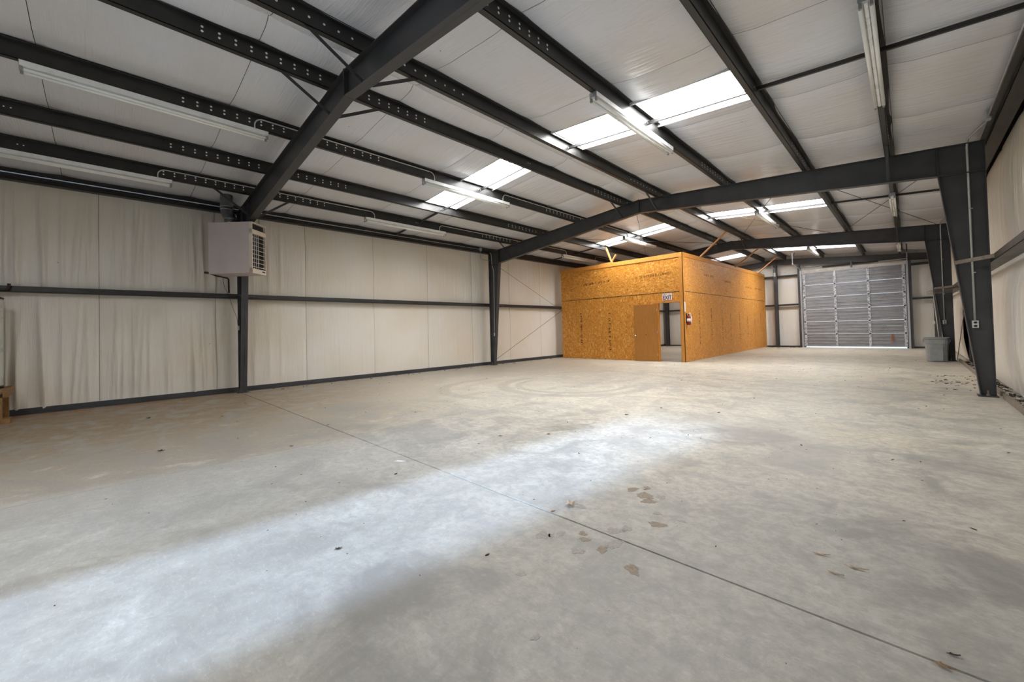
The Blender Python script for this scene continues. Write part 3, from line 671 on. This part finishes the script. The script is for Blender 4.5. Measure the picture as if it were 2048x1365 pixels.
# side
ys = [OY+.12] + [14.74+1.22*k for k in range(9)] + [OYE]
ys = [v for v in ys if v <= OYE+.001]
for a, b in zip(ys[:-1], ys[1:]):
    if b-a > .05: obj('strand_board', MB().box(OX-.012, OX, a+.0015, b-.0015, .01, ZS), 'osb_v', sw_)
yu = [OY+.12, 16.4, 18.84, 21.28, 23.72, OYE]
for a, b in zip(yu[:-1], yu[1:]): obj('strand_board', MB().hexa([(OX-.010, a, ZS+.006), (OX+.004, a, ZS+.006), (OX+.004, b, ZS+.006), (OX-.010, b, ZS+.006)], [(OX-.010, a, otop(a)-.13), (OX+.004, a, otop(a)-.13), (OX+.004, b, otop(b)-.13), (OX-.010, b, otop(b)-.13)]), 'osb_h', sw_)
obj('seam_gap', MB().box(OX-.004, OX+.0045, OY+.12, OYE-.13, ZS-.010, ZS+.006), 'ink', sw_)
obj('top_trim_board', MB().hexa([(OX, OY, otop(OY)-.15), (OX+.02, OY, otop(OY)-.15), (OX+.02, OYE, otop(OYE)-.15), (OX, OYE, otop(OYE)-.15)], [(OX, OY, otop(OY)), (OX+.02, OY, otop(OY)), (OX+.02, OYE, otop(OYE)), (OX, OYE, otop(OYE))]), 'trimwood', sw_)
obj('end_board', MB().box(OX, OX+.02, OYE-.13, OYE, .005, otop(OYE)-.15), 'trimwood', sw_)
for k in range(22): obj('stud', MB().box(OX-.10, OX-.013, OY+.3+k*.5, OY+.34+k*.5, 0, 3.75), 'lumber', sw_)
# illegible mill stamps printed on the boards
def stamp(parent, origin, du, dv, length, height, seed, faint=False, heavy=1.):
    q = random.Random(seed); mb = MB(); o = Vector(origin); du = Vector(du); dv = Vector(dv); n = du.cross(dv).normalized()
    u = 0.
    while u < length:
        w_ = q.uniform(.025, .06)
        if q.random() < .86*heavy:
            for _ in range(q.randint(3, 5)):
                if q.random() < .5: a0, a1, b0, b1 = u+q.uniform(0, w_*.6), 0, q.uniform(0, height*.3), height*q.uniform(.6, 1); a1 = a0+.013
                else: a0, a1, b0, b1 = u, u+w_*.85, q.choice((0, height*.46, height*.88)), 0; b1 = b0+.013
                pts = [o+du*a0+dv*b0, o+du*a1+dv*b0, o+du*a1+dv*b1, o+du*a0+dv*b1]
                mb.prism([tuple(p_) for p_ in pts], n*.0008)
        u += w_+q.uniform(.008, .03)
    if mb.v: obj('mill_stamp', mb, 'ink_faint' if faint else 'ink', parent)
stamp(fw_, (1.17, OY-.0015, 1.89), (0, 0, -1), (1, 0, 0), 1.32, .105, 1)
stamp(fw_, (2.52, OY-.0015, 1.90), (0, 0, -1), (1, 0, 0), 1.55, .105, 2)
stamp(fw_, (1.40, OY-.0055, 3.00), (1, 0, .05), (0, 0, 1), .45, .10, 3); stamp(fw_, (1.85, OY-.0055, 3.03), (1, 0, .05), (0, 0, 1), .7, .07, 4, False, .8)
stamp(fw_, (3.70, OY-.0055, 3.05), (1, 0, .02), (0, 0, 1), 1.4, .09, 5, True)
for k, (yy, z1, L) in enumerate(((15.35, 1.80, 1.25), (16.59, 1.93, 1.33), (17.87, 1.88, 1.26), (18.95, 1.80, 1.25), (20.25, 1.80, 1.2), (21.5, 1.80, 1.2), (22.75, 1.82, 1.1), (23.85, 1.82, 1.0))):
    stamp(sw_, (OX+.0010, yy, z1), (0, 0, -1), (0, 1, 0), L, .10, 20+k, k > 5)
stamp(sw_, (OX+.0045, 15.9, 3.13), (0, 1, 0), (0, 0, 1), 1.1, .09, 40, True); stamp(sw_, (OX+.0045, 18.2, 3.05), (0, 1, 0), (0, 0, 1), 1.0, .08, 41, True)
stamp(sw_, (OX+.0045, 21.4, 2.98), (0, 1, 0), (0, 0, 1), 1.0, .08, 42, True); stamp(sw_, (OX+.0045, 23.0, 3.0), (0, 1, 0), (0, 0, 1), 1.2, .08, 43, True)
# door
d1 = empty('door_1', (DO0, OY, 0), kind='structure', label='plain brown wooden door swung fully open flat against the wooden room', category='door')
obj('casing', MB().box(DO0-.075, DO0-.012, OY-.022, OY-.002, 0, DOZ+.07).box(DO1+.012, DO1+.03, OY-.022, OY-.002, 0, DOZ+.07).box(DO0-.075, DO1+.03, OY-.024, OY-.002, DOZ+.012, DOZ+.075), 'trimwood', d1)
obj('jamb', MB().box(DO0-.018, DO0, OY-.02, OY+.105, 0, DOZ).box(DO1, DO1+.018, OY-.02, OY+.105, 0, DOZ).box(DO0-.018, DO1+.018, OY-.02, OY+.105, DOZ, DOZ+.018), 'trimwood', d1)
leaf = MB().hexa([(DO0-.02, OY-.032, .012), (DO0-.02, OY-.067, .012), (3.68, OY-.125, .012), (3.68, OY-.09, .012)], [(DO0-.02, OY-.032, 2.06), (DO0-.02, OY-.067, 2.06), (3.68, OY-.125, 2.06), (3.68, OY-.09, 2.06)])
lf = obj('door_leaf', leaf, 'doorwood', d1)
obj('knob', MB().tube([(3.745, OY-.12, .93), (3.745, OY-.15, .93), (3.745, OY-.158, .93), (3.745, OY-.175, .93), (3.745, OY-.19, .93), (3.745, OY-.196, .93)], [.012, .012, .024, .029, .022, .006], 14), 'brass', lf, smooth=True)
obj('lock_hole', MB().tube([(4.14, OY-.094, .965), (4.14, OY-.0995, .965)], .014, 12), 'black', lf)
for z in (.25, 1.05, 1.85): obj('hinge', MB().tube([(DO0-.03, OY-.072, z-.045), (DO0-.03, OY-.072, z+.045)], .009, 8), 'galv', lf)
# exit sign
es = empty('exit_sign', (4.935, OY, 2.18), label='white sign reading EXIT in dark red above the wooden room doorway', category='sign')
obj('plate', MB().box(4.765, 5.105, OY-.030, OY-.024, 2.175, 2.415), 'paper', es)
def text(body, size, loc, mat, parent, name, sx=1.):
    c = bpy.data.curves.new(name, 'FONT'); c.body = body; c.size = size; c.extrude = .0006; c.align_x = 'CENTER'; c.offset = .004*size/.15
    c.resolution_u = 3; tmp = bpy.data.objects.new('tmp', c); col0.objects.link(tmp); bpy.context.view_layer.update()
    me = bpy.data.meshes.new_from_object(tmp.evaluated_get(bpy.context.evaluated_depsgraph_get())); bpy.data.objects.remove(tmp); bpy.data.curves.remove(c)
    me.materials.clear(); me.materials.append(M[mat]); o = bpy.data.objects.new(name, me); col0.objects.link(o)
    o.rotation_euler = (math.pi/2, 0, 0); o.scale = (sx, 1, 1); o.parent = parent; o.location = Vector(loc)-ORG[parent.name]; return o
text('EXIT', .195, (4.935, OY-.0312, 2.198), 'sign_red', es, 'lettering', .78)
text('NOT   AN', .062, (4.935, OY-.0312, 2.355), 'sign_faint', es, 'small_lettering')
# extinguisher + sign
obj('extinguisher_sign', MB().box(OX+.0185, OX+.0215, OY+.015, OY+.125, 1.74, 2.08), 'paper', label='narrow white plate above the extinguisher on the room corner', category='sign')
ex, ey = OX+.098, OY+.16
fe = empty('fire_extinguisher', (ex, ey, 1.28), label='red fire extinguisher with white hose hung on the wooden room corner', category='extinguisher')
obj('cylinder', MB().tube([(ex, ey, 1.275), (ex, ey, 1.285), (ex, ey, 1.55), (ex, ey, 1.585), (ex, ey, 1.605), (ex, ey, 1.62)], [.055, .062, .062, .05, .028, .02], 18), 'red', fe, smooth=True)
obj('valve', MB().box(ex-.018, ex+.018, ey-.02, ey+.02, 1.615, 1.65).beam((ex, ey, 1.655), (ex, ey+.10, 1.69), .02, .012).beam((ex, ey, 1.645), (ex, ey+.09, 1.645), .02, .01), 'black', fe)
obj('hose', MB().tube([(ex+.02, ey, 1.64)] + [(ex+.04, ey+.075*math.sin(t), 1.615+.07*math.cos(t)) for t in (-.4, .1, .7, 1.3, 1.8)] + [(ex+.068, ey+.065, 1.52), (ex+.072, ey+.045, 1.42), (ex+.072, ey+.03, 1.32)], .015, 8), 'white_enamel', fe, smooth=True)
obj('label_band', MB().tube([(ex, ey, 1.40), (ex, ey, 1.50)], .0632, 18), 'paper', fe, smooth=True)
obj('wall_bracket', MB().box(OX+.018, OX+.036, ey-.03, ey+.03, 1.34, 1.68), 'black', fe)
# lumber braces from room to roof
def stick(p, q, lab, w_=.04, h_=.09):
    obj('wood_brace', MB().beam(p, q, w_, h_, (0, 1, 0)), 'lumber', label=lab, category='lumber', group='lumber braces')
stick((5.44, 15.6, 3.75), (6.50, 15.65, 4.66), 'lumber brace nearest the room corner rising to the ridge purlin')
stick((5.44, 19.85, 3.78), (6.46, 20.15, 4.62), 'middle lumber brace from the side wall top to the roof')
stick((5.44, 23.55, 3.80), (6.46, 23.45, 4.62), 'farthest lumber brace by the end wall')
stick((2.71, 14.05, 3.78), (2.43, 14.06, 4.50), 'short upright lumber brace on the front wall of the room')
stick((2.60, 14.12, 3.78), (2.84, 14.14, 4.12), 'shorter lumber piece crossing behind the front wall brace')
obj('loose_board', MB().beam((2.2, OY+.06, 3.815), (2.75, OY+.06, 3.815), .09, .03), 'lumber', label='short loose board lying on the front wall top', category='lumber')

# ================================================================== END WALL STEEL
def col_end(x, lab, z1=None):
    z1 = z1 or zr(x)-.02; h = .075
    obj('end_column', MB().box(x-h, x+h, YE-.10, YE-.088, 0, z1).box(x-.004, x+.004, YE-.10, YE+.10, 0, z1).box(x-h, x+h, YE+.088, YE+.10, 0, z1), 'steel', label=lab, category='column', group='end wall columns')
col_end(6.03, 'dark end wall column between the wooden room and the overhead door')
obj('corner_column', MB().box(-.02, .18, YE-.06, YE-.05, 0, 4.1).box(.06, .07, YE-.06, YE+.12, 0, 4.1).box(-.02, .18, YE+.11, YE+.12, 0, 4.1), 'steel', label='dark corner column seen through the wooden room doorway', category='column')
obj('corner_column', MB().box(W-.18, W+.02, YE-.06, YE-.05, 0, 4.1).box(W-.07, W-.06, YE-.06, YE+.12, 0, 4.1), 'steel', label='dark corner column at the far right corner', category='column')
for (x0, x1, z, lab) in ((0, 6.0, 2.15, 'dark rail on the far wall inside the wooden room'), (6.06, 7.12, 2.15, 'lower dark rail between end column and overhead door'), (6.06, 7.12, 3.66, 'upper dark rail between end column and overhead door'), (0, 6.0, 3.66, 'upper dark rail on the far wall behind the wooden room'), (11.05, 12.2, 2.15, 'lower dark rail right of the overhead door'), (11.05, 12.2, 3.66, 'upper dark rail right of the overhead door')):
    obj('end_girt', MB().box(x0, x1, YE, YE+.006, z, z+.09).box(x0, x1, YE, YE+.19, z, z+.006), 'purlin', label=lab, category='girt', group='end wall girts')
for sd_ in (0, 1):
    mx = (lambda x: x) if sd_ == 0 else (lambda x: W-x); h = .06
    mb = MB().prism([(mx(0), YE-.06, zr(0)-.30), (mx(XR), YE-.06, zr(XR)-.30), (mx(XR), YE-.06, zr(XR)), (mx(0), YE-.06, zr(0))], (0, .01, 0))
    mb.hexa([(mx(0), YE-.12, zr(0)-.30), (mx(0), YE, zr(0)-.30), (mx(XR), YE, zr(XR)-.30), (mx(XR), YE-.12, zr(XR)-.30)], [(mx(0), YE-.12, zr(0)-.29), (mx(0), YE, zr(0)-.29), (mx(XR), YE, zr(XR)-.29), (mx(XR), YE-.12, zr(XR)-.29)])
    obj('end_rafter', mb, 'steel', label='dark sloping end wall rafter ' + ('above the wooden room' if sd_ == 0 else 'above the overhead door'), category='rafter', group='end wall rafters')

# ================================================================== OVERHEAD DOOR
YD = YE-.02
d2 = empty('door_2', ((DX0+DX1)/2, YD, 0), kind='structure', label='closed grey ribbed sectional overhead door in the far wall', category='door')
SH = .613; Z0d = .055
mull = [DX0+.06, 8.49, 9.715, DX1-.06]
for k in range(6):
    za, zb = Z0d+k*SH, Z0d+(k+1)*SH
    se = empty('door_section', ((DX0+DX1)/2, YD, za)); se.parent = d2; se.location = Vector((0, 0, za)); ORG[se.name] = Vector(((DX0+DX1)/2, YD, za))
    for a, b in zip(mull[:-1], mull[1:]):
        def prof(z, za=za):
            t = (z-za)/SH*4 % 1.0
            return .016 if t < .12 else (.016*(1-(t-.12)/.06) if t < .18 else (0. if t < .82 else (.016*(t-.82)/.06 if t < .88 else .016)))
        zs = []
        for r in range(4):
            for t in (0, .12, .18, .5, .82, .88): zs.append(za+SH*(r+t)/4)
        zs.append(zb-.004)
        mb = MB(); i0 = 0
        for z in zs: mb.v += [(a, YD+.018-prof(z), z), (b, YD+.018-prof(z), z)]
        for j in range(len(zs)-1): mb.f.append((2*j, 2*j+1, 2*j+3, 2*j+2))
        obj('panel', mb, 'doorsheet', se)
    obj('rail', MB().box(DX0, DX1, YD-.012, YD+.02, za+.002, za+.022), 'galv', se)
    for mi, mxx in enumerate(mull):
        hw = .055 if mi in (0, 3) else .045
        obj('stile', MB().box(mxx-hw, mxx+hw, YD-.022, YD+.015, za+.004, zb-.004), 'spangle', se)
        if k: obj('hinge', MB().box(mxx-.03, mxx+.03, YD-.034, YD-.02, za-.035, za+.035).tube([(mxx-.035, YD-.032, za), (mxx+.035, YD-.032, za)], .010, 6), 'steel', se)
obj('handle', MB().box(10.44, 10.50, YD-.045, YD-.022, .30, .62), 'rust', d2)
obj('slide_latch', MB().box(10.30, 10.80, YD-.03, YD-.012, .98, 1.02), 'galv', d2)
obj('track', MB().box(DX0-.09, DX0-.05, YD-.10, YD-.01, 0, 3.9).box(DX0-.09, DX0-.02, YD-.012, YD-.006, 0, 3.9), 'galv', d2)
obj('track', MB().box(DX1+.05, DX1+.09, YD-.10, YD-.01, 0, 4.0).box(DX1+.02, DX1+.09, YD-.012, YD-.006, 0, 4.0), 'galv', d2)
obj('door_jamb', MB().box(DX0-.19, DX0-.09, YE-.08, YE+.10, 0, 4.25).box(DX1+.09, DX1+.19, YE-.08, YE+.10, 0, 4.0).box(DX1-.04, DX1+.1, YE+.03, YE+.10, 0, 4.0).box(DX0-.1, DX0+.04, YE+.03, YE+.10, 0, 4.0).box(DX0-.19, DX1+.19, YE+.05, YE+.10, 3.90, 4.05), 'steel', d2)
obj('header_facing', MB().grid(lambda u, v: (DX0-.03+(DX1-DX0+.06)*u, YE+.02-.05*math.sin(v*math.pi)-.008*math.sin(u*41+v*9), 3.735+(.24+.05*(1-u))*v), 60, 10), 'white_wrap', d2, smooth=True)
obj('torsion_shaft', MB().tube([(DX0-.05, YD-.13, 3.96), (DX1+.05, YD-.13, 3.96)], .014, 8), 'galv', d2)
for a, b in ((8.05, 9.10), (9.18, 10.1)): obj('torsion_spring', MB().tube([(a, YD-.13, 3.97), (b, YD-.13, 3.97)], .032, 10), 'black', d2)
obj('spring_bracket', MB().box(9.11, 9.17, YD-.16, YD+.02, 3.83, 4.10), 'steel', d2)
for (x, lab) in ((DX0-.07, ''), (DX1+.07, '')):
    ha = MB().tube([(x, YD-.05, 3.90), (x, YD-.20, 3.97), (x, YD-.5, 4.0), (x, YD-1.9, 4.05 if x > 9 else 4.08)], .022, 6)
    obj('horizontal_track', ha, 'galv', d2)
    obj('track_hanger', MB().box(x-.02, x+.02, YD-1.9, YD-1.86, 4.02, zr(x)+.2).beam((x, YD-1.88, 4.3 if x < 9 else 4.05), (x, YD-1.3, zr(x)+.15), .03, .006), 'steel', d2)
# small fittings near the far wall
obj('junction_box', MB().box(5.98, 6.06, YE-.14, YE-.10, 3.72, 3.92), 'outlet_plate', bevel=.005, label='white box high on the end wall column', category='junction box')
conduit([(6.03, YE-.13, 3.92), (6.03, YE-.13, 4.12), (5.96, YE-.13, 4.2), (5.90, YE-.13, 4.32)], 'short conduit curling from the end column box to roof')

# ================================================================== TRASH CAN AND NEIGHBOURS
tx, ty = 11.585, 17.44
tc = empty('trash_can', (tx, ty, 0), label='grey plastic utility trash can against the third frame column', category='trash can')
def rsq(cx, cy, r, z, n=32, e=4.2):
    out = []
    for i in range(n):
        t = 2*math.pi*i/n; c, s_ = math.cos(t), math.sin(t)
        k_ = (abs(c)**e+abs(s_)**e)**(-1/e); out.append((cx+r*k_*c, cy+r*k_*s_*.92, z))
    return out
def loft(rings, cap0=True, cap1=True):
    mb = MB(); n = len(rings[0])
    for r in rings: mb.v += r
    for k in range(len(rings)-1):
        for j in range(n): mb.f.append((k*n+j, k*n+(j+1) % n, (k+1)*n+(j+1) % n, (k+1)*n+j))
    if cap0: mb.f.append(tuple(reversed(range(n))))
    if cap1: mb.f.append(tuple((len(rings)-1)*n+j for j in range(n)))
    return mb
obj('body', loft([rsq(tx, ty, .212, .0), rsq(tx, ty, .222, .012), rsq(tx, ty, .250, .52), rsq(tx, ty, .262, .525), rsq(tx, ty, .266, .66), rsq(tx, ty, .255, .66), rsq(tx, ty, .20, .03)]), 'grey_plastic', tc, smooth=False)
obj('rim', loft([rsq(tx, ty, .262, .655), rsq(tx, ty, .279, .665), rsq(tx, ty, .281, .70), rsq(tx, ty, .274, .715), rsq(tx, ty, .256, .71), rsq(tx, ty, .252, .655)], False, False), 'grey_rim', tc, smooth=True)
for s_ in (-1, 1):
    obj('handle', MB().box(tx+s_*.258, tx+s_*.292, ty-.09, ty+.09, .575, .66), 'grey_rim', tc, bevel=.01)
obj('front_panel', MB().box(tx-.10, tx+.10, ty-.243, ty-.232, .03, .44).box(tx-.12, tx-.10, ty-.246, ty-.225, .03, .46).box(tx+.10, tx+.12, ty-.246, ty-.225, .03, .46).box(tx-.12, tx+.12, ty-.250, ty-.225, .44, .46), 'grey_plastic', tc)
obj('metal_pole', MB().tube([(tx+.10, ty+.02, .06), (tx-.02, ty+.10, 2.02)], .012, 8), 'emt', smooth=True, label='thin metal pole standing in the grey trash can', category='pole')
obj('metal_pole', MB().tube([(11.96, 17.05, .02), (12.16, 17.0, 1.62)], .009, 6), 'sill', smooth=True, label='thin rod leaning on the right wall behind the trash can', category='pole')
for k, (dz, dx, dy) in enumerate(((0, 0, 0), (.035, .05, .1), (.07, -.02, .2), (.10, .03, .05))):
    obj('metal_strip', MB().beam((11.45+dx, Y2-.35+dy*.2, 2.02+dz), (12.1, Y2-.7+dy*.2, 2.04+dz), .05, .008), 'sill', label='rusty strip poking out left of the column behind trash can, ' + ('lowest', 'second lowest', 'third up', 'topmost')[k], category='metal strip', group='rusty strips')
# third outlet behind
obj('wall_outlet', MB().box(W-.24, W-.16, YE-.075, YE-.06, 1.06, 1.18), 'outlet_plate', bevel=.004, label='distant pale outlet at the far right corner left of the trash can pole', category='outlet')
# ================================================================== TANK ON WOODEN STAND (left edge)
wx, wy, wr = .44, -1.30, .265
th = empty('water_heater', (wx, wy, .56), label='white cylindrical water heater cut by the left picture edge', category='water heater')
obj('tank', MB().tube([(wx, wy, .57), (wx, wy, .60), (wx, wy, 1.96), (wx, wy, 1.985)], [wr-.01, wr, wr, wr-.005], 36), 'tank', th, smooth=True)
obj('top_cap', MB().tube([(wx, wy, 1.985), (wx, wy, 2.005), (wx, wy, 2.02)], [wr+.004, wr+.004, wr-.03], 36), 'black', th, smooth=True)
obj('bottom_ring', MB().tube([(wx, wy, .545), (wx, wy, .575)], wr+.003, 36), 'black', th, smooth=True)
obj('inlet_pipe', MB().tube([(wx-.1, wy+.08, 2.02), (wx-.1, wy+.08, 2.09)], .014, 8).tube([(wx-.1, wy-.02, 2.09), (wx-.1, wy+.09, 2.09)], .016, 8), 'rust', th, smooth=True)
obj('copper_pipe', MB().tube([(.05, -3.5, 2.17), (.05, -1.10, 2.17), (.05, -1.04, 2.185), (.05, -1.02, 2.22), (.05, -1.02, 2.28)], .02, 8), 'iron', smooth=True, label='dark elbow pipe along the rail above the water heater', category='pipe')
ws = empty('wooden_stand', (wx, -1.32, 0), label='rough lumber stand under the water heater at left edge', category='stand')
obj('deck', MB().box(.06, .80, -1.72, -.97, .50, .54), 'pallet', ws)
for y in (-1.72, -1.005): obj('side_rail', MB().box(.06, .80, y, y+.04, .41, .50), 'pallet', ws)
for (x, y) in ((.08, -1.05), (.70, -1.05), (.08, -1.68), (.70, -1.68)): obj('post', MB().box(x, x+.085, y-.05, y+.035, 0, .41), 'pallet', ws)
obj('foot_block', MB().box(.62, .84, -1.02, -.93, 0, .085), 'pallet', ws); obj('back_board', MB().box(.10, .78, -1.10, -1.08, .03, .41), 'pallet', ws)

# ================================================================== LITTER
def leaf_obj(x, y, r, ang, curl, mat, lab, name='dry_leaf', stretch=1.6):
    r *= .9 if mat == 'leaf_pale' and r > .02 else .55
    n = 18; mb = MB(); q = random.Random(int(x*977+y*131))
    ph = q.uniform(0, 6)
    ring = []
    for i in range(n):
        t = 2*math.pi*i/n; rr = r*(1+.28*math.sin(5*t+ph)+.1*q.uniform(-1, 1)); u, v = rr*math.cos(t)*stretch, rr*math.sin(t)
        ring.append((u, v))
    def P3(u, v, dz): 
        z = .002 + curl*(v/r)**2*r + .25*curl*abs(u) + dz; return (x+u*math.cos(ang)-v*math.sin(ang), y+u*math.sin(ang)+v*math.cos(ang), z)
    mb.v = [P3(0, 0, .002)] + [P3(u, v, .002) for u, v in ring] + [P3(0, 0, 0)] + [P3(u, v, 0) for u, v in ring]
    for i in range(n):
        a, b = 1+i, 1+(i+1) % n; mb.f.append((0, a, b)); mb.f.append((n+1, n+1+b, n+1+a)); mb.f.append((a, n+1+a, n+1+b, b))
    mb.tube([P3(r*stretch*.8, 0, .002), P3(r*stretch*1.7, r*.15, .004)], .0022, 5)
    obj(name, mb, mat, smooth=True, label=lab, category='leaf', group='dry leaves on the floor')
leaf_obj(9.234, 2.433, .030, .5, .75, 'leaf_pale', 'pale curled dry leaf just past the floor joint near bright patch edge', stretch=1.2)
leaf_obj(9.20, 2.275, .014, 1.0, .5, 'leaf', 'small brown leaf scrap on the floor joint')
leaf_obj(10.625, 2.831, .012, .2, .5, 'leaf_pale', 'thin dry leaf, upper left of the three on right floor', stretch=4)
leaf_obj(10.774, 2.793, .015, .1, .5, 'leaf_pale', 'thin dry leaf, rightmost of the three on right floor', stretch=4)
leaf_obj(10.702, 2.672, .011, -.2, .5, 'leaf_pale', 'thin dry leaf, lowest of the three on right floor', stretch=4)
leaf_obj(11.06, 2.241, .014, -.1, .6, 'leaf', 'curled dry leaf beside the joint at bottom right', stretch=2.6)
leaf_obj(11.09, 2.338, .008, .3, .5, 'leaf_dark', 'tiny dark leaf past the joint at bottom right', stretch=3)
leaf_obj(8.557, 1.069, .016, 1.2, .5, 'leaf_dark', 'small dark leaf in the middle of the bright floor patch')
leaf_obj(7.465, 3.407, .022, .3, .4, 'leaf', 'small brown leaf left of the bright patch far edge')
leaf_obj(9.50, 3.04, .014, .8, .4, 'leaf_pale', 'tiny pale leaf among the floor stains')
leaf_obj(8.05, 5.35, .025, .4, .5, 'leaf_dark', 'dark leaf beyond the tread skid mark')
leaf_obj(4.9, .55, .03, .9, .4, 'leaf_dark', 'dark leaf on the brown floor left of the bright patch')
leaf_obj(2.2, .6, .04, .2, .4, 'leaf_dark', 'dark leaf in front of the left wall')
leaf_obj(5.9, 1.6, .022, .2, .4, 'leaf', 'brown leaf scrap on the tan floor left of centre')
obj('paper_scrap', MB().prism([(7.32, 2.10, .0005), (7.40, 2.14, .0005), (7.42, 2.19, .0005), (7.33, 2.15, .0005)], (0, 0, .001)), 'paper', label='pale paper scrap on the floor near the joint', category='scrap')
def litter(name, n, area, size, mat, lab, seed):
    q = random.Random(seed); mb = MB()
    for _ in range(n):
        x, y = q.uniform(area[0], area[1]), q.uniform(area[2], area[3]); s_ = size*q.uniform(.4, 1.3); a = q.uniform(0, 6.28)
        pts = [(x+s_*math.cos(a+t)*(1 if t in (0, 3.14) else .35), y+s_*math.sin(a+t)*(1 if t in (0, 3.14) else .35), .001) for t in (0, 1.4, 3.14, 4.6)]
        mb.prism(pts, (q.uniform(-.3, .3)*s_, q.uniform(-.3, .3)*s_, s_*q.uniform(.08, .4)))
    obj(name, mb, mat, kind='stuff', label=lab, category='debris')
litter('leaf_litter', 420, (12.07, 12.24, 8, 17.5), .035, 'leaf_dark', 'brown leaf litter behind the timber sill at the right wall', 1)
litter('leaf_litter', 60, (11.3, 12.0, 10.6, 13.2), .028, 'leaf_dark', 'scattered brown debris beyond the middle frame right column', 2)
litter('floor_debris', 260, (.0, 12, 1, 24), .016, 'leaf_dark', 'tiny dark specks of debris scattered across the floor', 3)
litter('floor_debris', 120, (5.7, 11.2, -.2, 5), .006, 'leaf_dark', 'fine dark crumbs on the near floor', 4)
litter('leaf_litter', 150, (5.6, 7.1, 24.4, 25.0), .04, 'leaf_dark', 'brown debris heaped at the foot of the far wall by door', 5)
litter('leaf_litter', 60, (.0, .3, 2.5, 13.5), .03, 'leaf_dark', 'brown bits along the foot of the left wall', 6)
